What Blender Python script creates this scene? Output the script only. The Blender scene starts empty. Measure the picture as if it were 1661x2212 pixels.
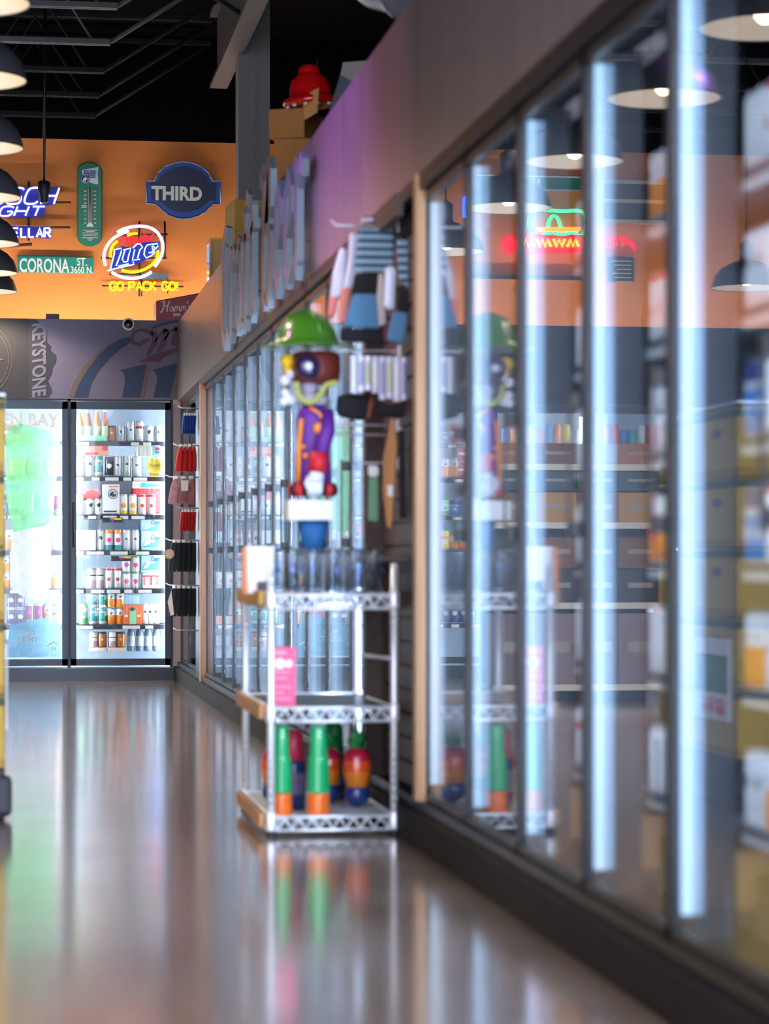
import bpy, bmesh, math, random
from mathutils import Vector, Matrix

# ------------------------------------------------------------------ camera, world, exposure
C = bpy.context.scene.collection
SC = bpy.context.scene
FPX = 5560.0
TH = math.atan(820.5 / FPX)
cs, sn = math.cos(TH), math.sin(TH)
CAMZ = 0.88
WX = 1.302                      # plane of the cooler glass on the right

cam_d = bpy.data.cameras.new('camera')
cam = bpy.data.objects.new('camera', cam_d)
C.objects.link(cam)
cam.location = (0, 0, CAMZ)
cam.rotation_euler = (math.pi / 2, 0, -TH)
cam_d.sensor_fit = 'AUTO'
cam_d.sensor_width = 36.0
cam_d.lens = FPX / 2212 * 36.0
cam_d.shift_x = 0.0
cam_d.shift_y = (1215 - 1106) / 2212
cam_d.clip_start = 0.05
cam_d.clip_end = 100
cam_d.dof.use_dof = True
cam_d.dof.focus_distance = 19.6
cam_d.dof.aperture_fstop = 3.1
cam_d.dof.aperture_blades = 0
SC.camera = cam

w = bpy.data.worlds.new('world')
SC.world = w
w.use_nodes = True
bg = w.node_tree.nodes['Background']
bg.inputs[0].default_value = (0.78, 0.80, 0.95, 1)
bg.inputs[1].default_value = 3.0

SC.view_settings.view_transform = 'Standard'
SC.view_settings.look = 'None'
SC.view_settings.gamma = 1
SC.view_settings.use_curve_mapping = False
SC.view_settings.exposure = 0.9
try:
    SC.cycles.max_bounces = 10
    SC.cycles.transparent_max_bounces = 40
    SC.cycles.glossy_bounces = 6
    SC.cycles.caustics_reflective = True
    SC.cycles.sample_clamp_indirect = 6
    SC.cycles.use_denoising = True
    SC.cycles.use_light_tree = True
except Exception:
    pass


def px(x, y, Y):
    """world point on the plane Y=const seen at photo pixel x, y"""
    u = (x - 830.5) / FPX
    v = (1215.0 - y) / FPX
    t = Y / (cs - u * sn)
    return ((sn + u * cs) * t, Y, CAMZ + v * t)


def pX(x, y, X):
    """world point on the plane X=const seen at photo pixel x, y"""
    u = (x - 830.5) / FPX
    v = (1215.0 - y) / FPX
    t = X / (sn + u * cs)
    return (X, (cs - u * sn) * t, CAMZ + v * t)


def mir(x, y, Y):
    p = px(x, y, Y)
    return (2 * WX - p[0], Y, p[2])


# ------------------------------------------------------------------ materials
MATS = {}


def srgb(r, g, b):
    f = lambda c: (c / 255) / 12.92 if c <= 10 else (((c / 255) + 0.055) / 1.055) ** 2.4
    return (f(r), f(g), f(b), 1)


def mat(name, col, rough=0.5, metal=0.0, noise=0.0, scale=30.0, stretch=(1, 1, 1), em=None, es=0.0, coat=0.0, bump=0.0, spec=0.5, alpha=1.0, trans=0.0):
    if name in MATS:
        return MATS[name]
    m = bpy.data.materials.new(name)
    m.use_nodes = True
    nt = m.node_tree
    p = nt.nodes['Principled BSDF']
    col = tuple(col) if len(col) == 4 else tuple(col) + (1,)
    p.inputs['Base Color'].default_value = col
    p.inputs['Roughness'].default_value = rough
    p.inputs['Metallic'].default_value = metal
    p.inputs['Specular IOR Level'].default_value = spec
    p.inputs['Coat Weight'].default_value = coat
    p.inputs['Coat Roughness'].default_value = 0.08
    if trans:
        p.inputs['Transmission Weight'].default_value = trans
    if alpha < 1:
        p.inputs['Alpha'].default_value = alpha
    if em is not None:
        p.inputs['Emission Color'].default_value = tuple(em)[:3] + (1,)
        p.inputs['Emission Strength'].default_value = es
    if noise or bump:
        tc = nt.nodes.new('ShaderNodeTexCoord')
        mp = nt.nodes.new('ShaderNodeMapping')
        mp.inputs['Scale'].default_value = stretch
        nz = nt.nodes.new('ShaderNodeTexNoise')
        nz.inputs['Scale'].default_value = scale
        nz.inputs['Detail'].default_value = 4
        nt.links.new(tc.outputs['Object'], mp.inputs[0])
        nt.links.new(mp.outputs[0], nz.inputs['Vector'])
        if noise:
            mx = nt.nodes.new('ShaderNodeMix')
            mx.data_type = 'RGBA'
            mx.inputs[6].default_value = tuple(c * (1 - noise) for c in col[:3]) + (1,)
            mx.inputs[7].default_value = tuple(min(1, c * (1 + noise)) for c in col[:3]) + (1,)
            nt.links.new(nz.outputs['Fac'], mx.inputs[0])
            nt.links.new(mx.outputs[2], p.inputs['Base Color'])
        if bump:
            b = nt.nodes.new('ShaderNodeBump')
            b.inputs['Strength'].default_value = bump
            b.inputs['Distance'].default_value = 0.01
            nt.links.new(nz.outputs['Fac'], b.inputs['Height'])
            nt.links.new(b.outputs[0], p.inputs['Normal'])
    MATS[name] = m
    return m


def glass_mat(name='cooler_glass', tint=(0.96, 0.985, 1.0), ior=1.5, passes=1.15):
    """window pane: see-through with the Fresnel reflection of a double pane"""
    if name in MATS:
        return MATS[name]
    m = bpy.data.materials.new(name)
    m.use_nodes = True
    nt = m.node_tree
    nt.nodes.clear()
    out = nt.nodes.new('ShaderNodeOutputMaterial')
    mix = nt.nodes.new('ShaderNodeMixShader')
    tr = nt.nodes.new('ShaderNodeBsdfTransparent')
    tr.inputs[0].default_value = tint + (1,)
    gl = nt.nodes.new('ShaderNodeBsdfGlossy')
    gl.inputs['Roughness'].default_value = 0.0
    fr = nt.nodes.new('ShaderNodeFresnel')
    geo = nt.nodes.new('ShaderNodeNewGeometry')      # same reflectance from either side of the sheet
    io = nt.nodes.new('ShaderNodeMapRange')
    io.inputs['To Min'].default_value = ior
    io.inputs['To Max'].default_value = 1 / ior
    nt.links.new(geo.outputs['Backfacing'], io.inputs['Value'])
    nt.links.new(io.outputs[0], fr.inputs['IOR'])
    a = nt.nodes.new('ShaderNodeMath'); a.operation = 'SUBTRACT'; a.inputs[0].default_value = 1
    pw = nt.nodes.new('ShaderNodeMath'); pw.operation = 'POWER'; pw.inputs[1].default_value = passes
    b = nt.nodes.new('ShaderNodeMath'); b.operation = 'SUBTRACT'; b.inputs[0].default_value = 1
    nt.links.new(fr.outputs[0], a.inputs[1])
    nt.links.new(a.outputs[0], pw.inputs[0])
    nt.links.new(pw.outputs[0], b.inputs[1])
    nt.links.new(b.outputs[0], mix.inputs[0])
    nt.links.new(tr.outputs[0], mix.inputs[1])
    nt.links.new(gl.outputs[0], mix.inputs[2])
    nt.links.new(mix.outputs[0], out.inputs[0])
    MATS[name] = m
    return m


def film_mat(name, col, see=0.4):
    """tinted window film: lets light through and glows when lit from behind"""
    if name in MATS:
        return MATS[name]
    m = bpy.data.materials.new(name)
    m.use_nodes = True
    nt = m.node_tree
    nt.nodes.clear()
    out = nt.nodes.new('ShaderNodeOutputMaterial')
    mix = nt.nodes.new('ShaderNodeMixShader'); mix.inputs[0].default_value = 1 - see
    tr = nt.nodes.new('ShaderNodeBsdfTransparent'); tr.inputs[0].default_value = tuple(0.5 + 0.5 * c for c in col[:3]) + (1,)
    tl = nt.nodes.new('ShaderNodeBsdfTranslucent'); tl.inputs[0].default_value = tuple(col[:3]) + (1,)
    df = nt.nodes.new('ShaderNodeBsdfDiffuse'); df.inputs[0].default_value = tuple(col[:3]) + (1,)
    ad = nt.nodes.new('ShaderNodeMixShader'); ad.inputs[0].default_value = 0.25
    nz = nt.nodes.new('ShaderNodeTexNoise'); nz.inputs['Scale'].default_value = 7; nz.inputs['Distortion'].default_value = 1.5
    hs = nt.nodes.new('ShaderNodeMix'); hs.data_type = 'RGBA'
    hs.inputs[6].default_value = tuple(c * 0.55 for c in col[:3]) + (1,)
    hs.inputs[7].default_value = tuple(min(1, c * 1.25 + 0.1) for c in col[:3]) + (1,)
    nt.links.new(nz.outputs['Fac'], hs.inputs[0])
    nt.links.new(hs.outputs[2], tl.inputs[0])
    nt.links.new(tl.outputs[0], ad.inputs[1]); nt.links.new(df.outputs[0], ad.inputs[2])
    nt.links.new(tr.outputs[0], mix.inputs[1]); nt.links.new(ad.outputs[0], mix.inputs[2])
    nt.links.new(mix.outputs[0], out.inputs[0])
    MATS[name] = m
    return m


def wood_mat(name, c1, c2, axis='Z', rough=0.5, scale=3.0):
    if name in MATS:
        return MATS[name]
    m = bpy.data.materials.new(name)
    m.use_nodes = True
    nt = m.node_tree
    p = nt.nodes['Principled BSDF']
    tc = nt.nodes.new('ShaderNodeTexCoord')
    mp = nt.nodes.new('ShaderNodeMapping')
    s = {'X': (0.6, 14, 14), 'Y': (14, 0.6, 14), 'Z': (14, 14, 0.6)}[axis]
    mp.inputs['Scale'].default_value = s
    nz = nt.nodes.new('ShaderNodeTexNoise')
    nz.inputs['Scale'].default_value = scale
    nz.inputs['Detail'].default_value = 6
    cr = nt.nodes.new('ShaderNodeValToRGB')
    cr.color_ramp.elements[0].position = 0.3
    cr.color_ramp.elements[0].color = tuple(c1)[:3] + (1,)
    cr.color_ramp.elements[1].position = 0.7
    cr.color_ramp.elements[1].color = tuple(c2)[:3] + (1,)
    nt.links.new(tc.outputs['Object'], mp.inputs[0])
    nt.links.new(mp.outputs[0], nz.inputs['Vector'])
    nt.links.new(nz.outputs['Fac'], cr.inputs[0])
    nt.links.new(cr.outputs[0], p.inputs['Base Color'])
    p.inputs['Roughness'].default_value = rough
    MATS[name] = m
    return m


def bands_mat(name, stops, rough=0.35, metal=0.0, axis=2, length=1.0, coat=0.2, logo=None, es=0.0):
    """printed label: sharp horizontal bands along the local axis (0..length); optional round mark
    logo = (colour, centre along the axis, radius) on the local -Y and -X sides"""
    if name in MATS:
        return MATS[name]
    m = bpy.data.materials.new(name)
    m.use_nodes = True
    nt = m.node_tree
    p = nt.nodes['Principled BSDF']
    tc = nt.nodes.new('ShaderNodeTexCoord')
    sp = nt.nodes.new('ShaderNodeSeparateXYZ')
    nt.links.new(tc.outputs['Object'], sp.inputs[0])
    dv = nt.nodes.new('ShaderNodeMath'); dv.operation = 'DIVIDE'; dv.inputs[1].default_value = length
    nt.links.new(sp.outputs[axis], dv.inputs[0])
    cr = nt.nodes.new('ShaderNodeValToRGB')
    cr.color_ramp.interpolation = 'CONSTANT'
    els = cr.color_ramp.elements
    while len(els) > 1:
        els.remove(els[-1])
    els[0].position = stops[0][0]
    els[0].color = tuple(stops[0][1])[:3] + (1,)
    for pos, c in stops[1:]:
        e = els.new(pos)
        e.color = tuple(c)[:3] + (1,)
    nt.links.new(dv.outputs[0], cr.inputs[0])
    src = cr.outputs[0]
    if logo:
        lc, lz, lr = logo
        # distance in (x, z) around the mark, wobbled by noise so it reads as artwork
        cmb = nt.nodes.new('ShaderNodeCombineXYZ')
        nt.links.new(sp.outputs[0], cmb.inputs[0])
        sub = nt.nodes.new('ShaderNodeMath'); sub.operation = 'SUBTRACT'; sub.inputs[1].default_value = lz * length
        nt.links.new(sp.outputs[2], sub.inputs[0])
        nt.links.new(sub.outputs[0], cmb.inputs[2])
        ln = nt.nodes.new('ShaderNodeVectorMath'); ln.operation = 'LENGTH'
        nt.links.new(cmb.outputs[0], ln.inputs[0])
        nz = nt.nodes.new('ShaderNodeTexNoise'); nz.inputs['Scale'].default_value = 90
        nt.links.new(tc.outputs['Object'], nz.inputs['Vector'])
        ad = nt.nodes.new('ShaderNodeMath'); ad.operation = 'MULTIPLY_ADD'
        ad.inputs[1].default_value = 0.02
        nt.links.new(nz.outputs['Fac'], ad.inputs[0])
        nt.links.new(ln.outputs['Value'], ad.inputs[2])
        lt = nt.nodes.new('ShaderNodeMath'); lt.operation = 'LESS_THAN'; lt.inputs[1].default_value = lr + 0.01
        nt.links.new(ad.outputs[0], lt.inputs[0])
        mx = nt.nodes.new('ShaderNodeMix'); mx.data_type = 'RGBA'
        mx.inputs[7].default_value = tuple(lc)[:3] + (1,)
        nt.links.new(lt.outputs[0], mx.inputs[0])
        nt.links.new(src, mx.inputs[6])
        src = mx.outputs[2]
    nt.links.new(src, p.inputs['Base Color'])
    p.inputs['Roughness'].default_value = rough
    p.inputs['Metallic'].default_value = metal
    p.inputs['Coat Weight'].default_value = coat
    MATS[name] = m
    return m


# ------------------------------------------------------------------ mesh builder
class MB:
    def __init__(s):
        s.v = []; s.f = []; s.m = []; s.sm = []; s.mi = 0

    def add(s, vs, fs, smooth=False):
        o = len(s.v)
        s.v += [tuple(p) for p in vs]
        for f in fs:
            s.f.append(tuple(o + i for i in f)); s.m.append(s.mi); s.sm.append(smooth)
        return s

    def box(s, x0, x1, y0, y1, z0, z1):
        vs = [(x, y, z) for x in (x0, x1) for y in (y0, y1) for z in (z0, z1)]
        return s.add(vs, [(0, 1, 3, 2), (4, 6, 7, 5), (0, 4, 5, 1), (2, 3, 7, 6), (0, 2, 6, 4), (1, 5, 7, 3)])

    def rbox(s, c, size, rz=0.0, rx=0.0, ry=0.0):
        M = Matrix.Translation(c) @ Matrix.Rotation(rz, 4, 'Z') @ Matrix.Rotation(ry, 4, 'Y') @ Matrix.Rotation(rx, 4, 'X')
        a, b, d = size[0] / 2, size[1] / 2, size[2] / 2
        vs = [M @ Vector((x, y, z)) for x in (-a, a) for y in (-b, b) for z in (-d, d)]
        return s.add(vs, [(0, 1, 3, 2), (4, 6, 7, 5), (0, 4, 5, 1), (2, 3, 7, 6), (0, 2, 6, 4), (1, 5, 7, 3)])

    def tube(s, pts, r, n=8, closed=False, cap=True):
        pts = [Vector(p) for p in pts]
        rs = r if isinstance(r, (list, tuple)) else [r] * len(pts)
        N = len(pts)
        vs = []
        ref = None
        for i, p in enumerate(pts):
            if closed:
                t = pts[(i + 1) % N] - pts[(i - 1) % N]
            else:
                t = pts[min(i + 1, N - 1)] - pts[max(i - 1, 0)]
            if t.length < 1e-9:
                t = Vector((0, 0, 1))
            t.normalize()
            if ref is None:
                ref = Vector((0, 0, 1)) if abs(t.z) < 0.9 else Vector((1, 0, 0))
            a = ref - t * ref.dot(t)
            if a.length < 1e-6:
                a = Vector((1, 0, 0)) - t * t.x
            a.normalize()
            ref = a
            b = t.cross(a)
            for k in range(n):
                q = 2 * math.pi * k / n
                vs.append(p + (a * math.cos(q) + b * math.sin(q)) * rs[i])
        fs = []
        for i in range(N if closed else N - 1):
            j = (i + 1) % N
            for k in range(n):
                k2 = (k + 1) % n
                fs.append((i * n + k, i * n + k2, j * n + k2, j * n + k))
        s.add(vs, fs, True)
        if cap and not closed:
            o = len(s.v) - len(vs)
            for q in (tuple(o + k for k in reversed(range(n))), tuple(o + (N - 1) * n + k for k in range(n))):
                s.f.append(q); s.m.append(s.mi); s.sm.append(False)
        return s

    def lathe(s, prof, c=(0, 0, 0), n=20, axis='Z', smooth=True, sx=1.0, sy=1.0, caps=True):
        vs = []
        for r, z in prof:
            for k in range(n):
                q = 2 * math.pi * k / n
                a, b = r * math.cos(q) * sx, r * math.sin(q) * sy
                if axis == 'Z':
                    vs.append((c[0] + a, c[1] + b, c[2] + z))
                elif axis == 'Y':
                    vs.append((c[0] + a, c[1] + z, c[2] + b))
                else:
                    vs.append((c[0] + z, c[1] + a, c[2] + b))
        fs = []
        for i in range(len(prof) - 1):
            for k in range(n):
                k2 = (k + 1) % n
                fs.append((i * n + k, i * n + k2, (i + 1) * n + k2, (i + 1) * n + k))
        s.add(vs, fs, smooth)
        o = len(s.v) - len(vs)
        if caps and prof[0][0] > 1e-5:
            s.f.append(tuple(o + k for k in reversed(range(n)))); s.m.append(s.mi); s.sm.append(False)
        if caps and prof[-1][0] > 1e-5:
            s.f.append(tuple(o + (len(prof) - 1) * n + k for k in range(n))); s.m.append(s.mi); s.sm.append(False)
        return s

    def ell(s, c, r, n=16, m=10):
        prof = [(max(1e-6, math.sin(math.pi * i / m)), -math.cos(math.pi * i / m)) for i in range(m + 1)]
        vs = []
        for a, z in prof:
            for k in range(n):
                q = 2 * math.pi * k / n
                vs.append((c[0] + r[0] * a * math.cos(q), c[1] + r[1] * a * math.sin(q), c[2] + r[2] * z))
        fs = [(i * n + k, i * n + (k + 1) % n, (i + 1) * n + (k + 1) % n, (i + 1) * n + k) for i in range(m) for k in range(n)]
        return s.add(vs, fs, True)

    def prism(s, poly, o, U, V, Nn, d0, d1):
        """polygon (u, v) in the frame o+U*u+V*v, thickness d0..d1 along Nn"""
        o, U, V, Nn = Vector(o), Vector(U), Vector(V), Vector(Nn)
        n = len(poly)
        vs = [o + U * a + V * b + Nn * d0 for a, b in poly] + [o + U * a + V * b + Nn * d1 for a, b in poly]
        fs = [tuple(range(n)), tuple(reversed(range(n, 2 * n)))] + [(i, (i + 1) % n, n + (i + 1) % n, n + i) for i in range(n)]
        return s.add(vs, fs)

    def build(s, name, mats, parent=None, loc=None, rot=None, bevel=0.0):
        me = bpy.data.meshes.new(name)
        off = Vector(loc) if loc is not None else None
        me.from_pydata([tuple(p) for p in s.v], [], s.f)
        if not isinstance(mats, (list, tuple)):
            mats = [mats]
        for m in mats:
            me.materials.append(m)
        for i, p in enumerate(me.polygons):
            p.material_index = s.m[i] if s.m[i] < len(mats) else 0
            p.use_smooth = s.sm[i]
        bm = bmesh.new(); bm.from_mesh(me)
        bmesh.ops.recalc_face_normals(bm, faces=bm.faces)
        bm.to_mesh(me); bm.free()
        ob = bpy.data.objects.new(name, me)
        C.objects.link(ob)
        if parent is not None:
            ob.parent = parent
        if loc is not None:
            ob.location = loc
        if rot is not None:
            ob.rotation_euler = rot
        if bevel:
            b = ob.modifiers.new('bevel', 'BEVEL'); b.width = bevel; b.segments = 2; b.limit_method = 'ANGLE'
        return ob


def empty(name, label, cat, loc=(0, 0, 0), rz=0.0, group=None):
    o = bpy.data.objects.new(name, None)
    C.objects.link(o)
    o.empty_display_size = 0.05
    o.location = loc
    o.rotation_euler = (0, 0, rz)
    return tag(o, label, cat, group)


def tag(o, label, cat, group=None, kind=None):
    o['label'] = label; o['category'] = cat
    if group: o['group'] = group
    if kind: o['kind'] = kind
    return o


def struct(o):
    o['kind'] = 'structure'
    return o


def dup(src, loc, label, rz=None, group=None, cat=None):
    r = src.copy(); C.objects.link(r); r.location = loc
    if rz is not None: r.rotation_euler = (0, 0, rz)
    r['label'] = label
    if group: r['group'] = group
    if cat: r['category'] = cat
    for ch in list(src.children):
        c = ch.copy(); C.objects.link(c); c.parent = r
        for g in ch.children:
            d = g.copy(); C.objects.link(d); d.parent = c
    return r


def text_into(mb, body, o, U, V, Nn, w, h, d0=0.0, d1=0.004, shear=0.0, bold=0.0, spacing=1.0):
    """letters fitted into a w x h box at o (lower left corner) as solid glyphs"""
    cu = bpy.data.curves.new('t', 'FONT')
    cu.body = body
    cu.size = 1.0
    cu.extrude = 0.5
    cu.offset = bold
    cu.shear = shear
    cu.space_character = spacing
    cu.resolution_u = 3
    ob = bpy.data.objects.new('t', cu)
    C.objects.link(ob)
    dg = bpy.context.evaluated_depsgraph_get()
    dg.update()
    me = bpy.data.meshes.new_from_object(ob.evaluated_get(dg))
    xs = [v.co.x for v in me.vertices]; ys = [v.co.y for v in me.vertices]
    x0, x1, y0, y1 = min(xs), max(xs), min(ys), max(ys)
    o, U, V, Nn = Vector(o), Vector(U), Vector(V), Vector(Nn)
    vs = []
    for v in me.vertices:
        u = (v.co.x - x0) / (x1 - x0) * w
        q = (v.co.y - y0) / (y1 - y0) * h
        dd = d0 if v.co.z < 0 else d1
        vs.append(o + U * u + V * q + Nn * dd)
    mb.add(vs, [tuple(p.vertices) for p in me.polygons])
    bpy.data.objects.remove(ob)
    bpy.data.meshes.remove(me)
    bpy.data.curves.remove(cu)
    return mb


FB = ((1, 0, 0), (0, 0, 1), (0, -1, 0))     # frame facing the aisle end (towards -Y)
FR = ((0, -1, 0), (0, 0, 1), (-1, 0, 0))    # frame on the right-hand wall (towards -X)
RND = random.Random(11)
ORD = ['first', 'second', 'third', 'fourth', 'fifth', 'sixth', 'seventh', 'eighth', 'ninth', 'tenth', 'eleventh', 'twelfth', 'thirteenth', 'fourteenth']


def ploc(o):
    l = Vector((0, 0, 0))
    while o is not None:
        l += o.location
        o = o.parent
    return l


def W(mb, name, mats, parent=None, bevel=0.0):
    """build from world coordinates: origin at the thing's base, or the parent's"""
    if parent is not None:
        L = ploc(parent)
        mb.v = [(p[0] - L.x, p[1] - L.y, p[2] - L.z) for p in mb.v]
        return mb.build(name, mats, parent, bevel=bevel)
    xs = [p[0] for p in mb.v]; ys = [p[1] for p in mb.v]; zs = [p[2] for p in mb.v]
    L = ((min(xs) + max(xs)) / 2, (min(ys) + max(ys)) / 2, min(zs))
    mb.v = [(p[0] - L[0], p[1] - L[1], p[2] - L[2]) for p in mb.v]
    return mb.build(name, mats, None, loc=L, bevel=bevel)


# ------------------------------------------------------------------ base materials
M_black = mat('black_metal', srgb(14, 16, 22), 0.4)
M_frame = mat('slate_frame', srgb(38, 52, 66), 0.35, 0.3, noise=0.1, scale=8)
M_dark = mat('dark_frame', srgb(20, 26, 36), 0.35, 0.2)
M_alu = mat('aluminium', (0.6, 0.64, 0.7), 0.3, 0.9)
M_steel = mat('painted_steel', srgb(82, 92, 102), 0.5, 0.0, noise=0.06, scale=5)
M_white = mat('white_panel', (0.8, 0.83, 0.88), 0.5)
M_wp = mat('white_paper', (0.85, 0.85, 0.85), 0.6)
M_chrome = mat('chrome', (0.88, 0.93, 1.0), 0.36, 0.55)
M_led = mat('led_lens', (0.8, 0.9, 1), 0.4, em=(0.52, 0.78, 1.0), es=2.2)
M_ledb = mat('led_lens_far_cooler', (0.8, 0.9, 1), 0.4, em=(0.84, 0.94, 1.0), es=72.0)
M_card = mat('cardboard', srgb(176, 122, 62), 0.8, noise=0.12, scale=6)
M_kraft = mat('kraft_board', srgb(190, 150, 70), 0.8, noise=0.15, scale=6)
M_glass = glass_mat()
M_orange = mat('orange_paint', (0.80, 0.255, 0.06), 0.75, noise=0.05, scale=2.5, bump=0.05)
M_ceil = mat('black_ceiling_paint', (0.0015, 0.0015, 0.002), 0.9, spec=0.05)
M_joist = mat('joist_paint_shaded', (0.012, 0.013, 0.016), 0.7, spec=0.2)
M_joist_lit = mat('joist_paint_lit', (0.07, 0.075, 0.085), 0.6)  # same joist paint made lighter, standing for light on the nearer joists
M_oak = wood_mat('pale_wood', srgb(176, 132, 92), srgb(205, 165, 125), 'Z')
M_oakx = wood_mat('pale_wood_edge', srgb(176, 122, 70), srgb(205, 150, 95), 'Y')
M_walnut = wood_mat('brown_boards', srgb(62, 50, 46), srgb(86, 70, 64), 'Y')

# ------------------------------------------------------------------ room shell
# polished concrete floor
fm = bpy.data.materials.new('polished_concrete')
fm.use_nodes = True
nt = fm.node_tree
p = nt.nodes['Principled BSDF']
tc = nt.nodes.new('ShaderNodeTexCoord')
n1 = nt.nodes.new('ShaderNodeTexNoise'); n1.inputs['Scale'].default_value = 1.3; n1.inputs['Detail'].default_value = 8
n1.inputs['Roughness'].default_value = 0.65
cr = nt.nodes.new('ShaderNodeValToRGB')
cr.color_ramp.elements[0].position = 0.3; cr.color_ramp.elements[0].color = (0.20, 0.135, 0.10, 1)
cr.color_ramp.elements[1].position = 0.72; cr.color_ramp.elements[1].color = (0.31, 0.22, 0.165, 1)
nt.links.new(tc.outputs['Object'], n1.inputs['Vector'])
nt.links.new(n1.outputs['Fac'], cr.inputs[0])
nt.links.new(cr.outputs[0], p.inputs['Base Color'])
n2 = nt.nodes.new('ShaderNodeTexNoise'); n2.inputs['Scale'].default_value = 2.2; n2.inputs['Detail'].default_value = 3
mr = nt.nodes.new('ShaderNodeMapRange')
mr.inputs['To Min'].default_value = 0.12; mr.inputs['To Max'].default_value = 0.28
nt.links.new(tc.outputs['Object'], n2.inputs['Vector'])
nt.links.new(n2.outputs['Fac'], mr.inputs['Value'])
nt.links.new(mr.outputs[0], p.inputs['Roughness'])
n3 = nt.nodes.new('ShaderNodeTexNoise'); n3.inputs['Scale'].default_value = 3.5; n3.inputs['Detail'].default_value = 2
bp_ = nt.nodes.new('ShaderNodeBump'); bp_.inputs['Strength'].default_value = 0.1; bp_.inputs['Distance'].default_value = 0.02
nt.links.new(tc.outputs['Object'], n3.inputs['Vector'])
nt.links.new(n3.outputs['Fac'], bp_.inputs['Height'])
nt.links.new(bp_.outputs[0], p.inputs['Normal'])
p.inputs['Specular IOR Level'].default_value = 0.6
p.inputs['Coat Weight'].default_value = 1.0
p.inputs['Coat Roughness'].default_value = 0.12
p.inputs['Coat IOR'].default_value = 1.75
struct(W(MB().box(-7, 4, -2, 21, -0.1, 0), 'floor', fm))

YB = 20.9      # orange wall
YC = 19.25     # front of the far coolers
zo = px(200, 302, YB)[2]
struct(W(MB().box(-7, 5, YB, YB + 0.1, 0, zo), 'wall_back', M_orange))
struct(W(MB().box(-7, 5, YB, YB + 0.1, zo, 5.3), 'trim_1', M_ceil))
struct(W(MB().box(-7.1, -7, -2, 21, 0, 5.3), 'wall_left', mat('dark_wall_paint', srgb(70, 60, 58), 0.8)))
struct(W(MB().box(4, 4.1, -2, 21, 0, 5.3), 'wall_right', M_ceil))
struct(W(MB().box(-7, 4, 2, 21, 5.15, 5.25), 'ceiling', M_ceil))

# ------------------------------------------------------------------ ceiling joists, girder, column
zc = 4.4
for i, D in enumerate([15.3, 16.45, 17.6, 18.62, 19.6, 20.5]):
    b = MB()
    xe = 0.71
    for dy in (-0.035, 0.01):
        b.box(-6.5, xe, D + dy, D + dy + 0.025, zc, zc + 0.035)
        b.box(-6.5, 1.62, D + dy, D + dy + 0.025, zc + 0.6, zc + 0.635)
    b.tube([(xe, D, zc + 0.02), (1.6, D, zc + 0.6)], 0.016, 6)
    x = xe - 0.12
    up = True
    pts = []
    while x > -3.2:
        pts.append((x, D, zc + 0.03 if up else zc + 0.6))
        x -= 0.36; up = not up
    b.tube(pts, 0.011, 5)
    o = W(b, 'roof_joist', M_joist_lit if i < 3 else M_joist)
    tag(o, f'open web steel roof joist, {["nearest", "second nearest", "third nearest", "fourth nearest", "fifth nearest", "farthest"][i]} of the row under the black ceiling', 'joist', 'roof joists')
b = MB()
for a, q in (((0.9, 17.3, 4.98), (1.62, 17.3, 4.55)),):
    b.tube([a, q], 0.018, 6)
tag(W(b, 'ceiling_brace', M_joist), 'thin grey diagonal brace slanting down to the girder', 'brace')
b = MB()
b.box(1.515, 1.645, 12.4, 19.2, 4.42, 4.45)
b.box(1.57, 1.59, 12.4, 19.2, 4.45, 4.95)
b.box(1.515, 1.645, 12.4, 19.2, 4.95, 4.98)
tag(W(b, 'steel_girder', mat('girder_paint', (0.05, 0.052, 0.062), 0.6)), 'grey steel girder running under the ceiling to the column', 'girder')

xl, xr = px(515, 300, 17.9)[0], px(583, 300, 17.9)[0]
b = MB()
b.box(xl, xr, 17.9, 17.92, 2.63, 5.1)
b.box(xl, xl + 0.012, 17.92, 18.1, 2.60, 5.1)
b.box(xr - 0.012, xr, 17.92, 18.1, 2.60, 5.1)
b.box(xl, xr, 18.1, 18.12, 2.60, 5.1)
xm = px(552, 300, 17.9)[0]
b.box(xm - 0.004, xm + 0.003, 17.89, 17.9, 2.60, 5.1)
struct(W(b, 'column', mat('column_paint', srgb(118, 122, 124), 0.6)))

# ------------------------------------------------------------------ far cooler bank and its printed fascia
ZT = px(200, 862, YC)[2]        # underside of the banner
ZB = px(200, 690, YC)[2]        # its top
XC = 1.285                       # face of the right-hand coolers
M_ban = mat('banner_print', srgb(108, 104, 128), 0.6, noise=0.04, scale=40)
M_ban2 = mat('banner_print_dark', srgb(46, 46, 54), 0.7)
ban = empty('printed_banner', 'wide grey violet printed fascia above the far cooler doors', 'banner', (-1.5, YC, ZT))
W(MB().box(-5, XC + 0.02, YC, YC + 0.05, ZT, ZB), 'board', M_ban, ban)
x62 = px(62, 770, YC)[0]
W(MB().box(-5, x62, YC - 0.003, YC, ZT, ZB), 'dark_panel', M_ban2, ban)


def bu(x, y):   # photo pixel -> (u, v) on the banner, relative to (0, ZT)
    q = px(x, y, YC)
    return (q[0], q[2] - ZT)


def flat(parent, name, polys, m, o, F, U0, V0, conv, d0, d1):
    b = MB()
    for pl in polys:
        b.prism([conv(*q) for q in pl], o, F[0], F[1], F[2], d0, d1)
    return W(b, name, m, parent)


def arc(cx, cy, rx, ry, a0, a1, n=24):
    return [(cx + rx * math.cos(math.radians(a0 + (a1 - a0) * i / n)), cy - ry * math.sin(math.radians(a0 + (a1 - a0) * i / n))) for i in range(n + 1)]


bo = (0, YC, ZT)
M_navy = mat('banner_navy', srgb(42, 62, 96), 0.6)
M_gold = mat('banner_gold', srgb(104, 92, 86), 0.6)
M_mar = mat('banner_maroon', srgb(92, 58, 76), 0.6)
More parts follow.
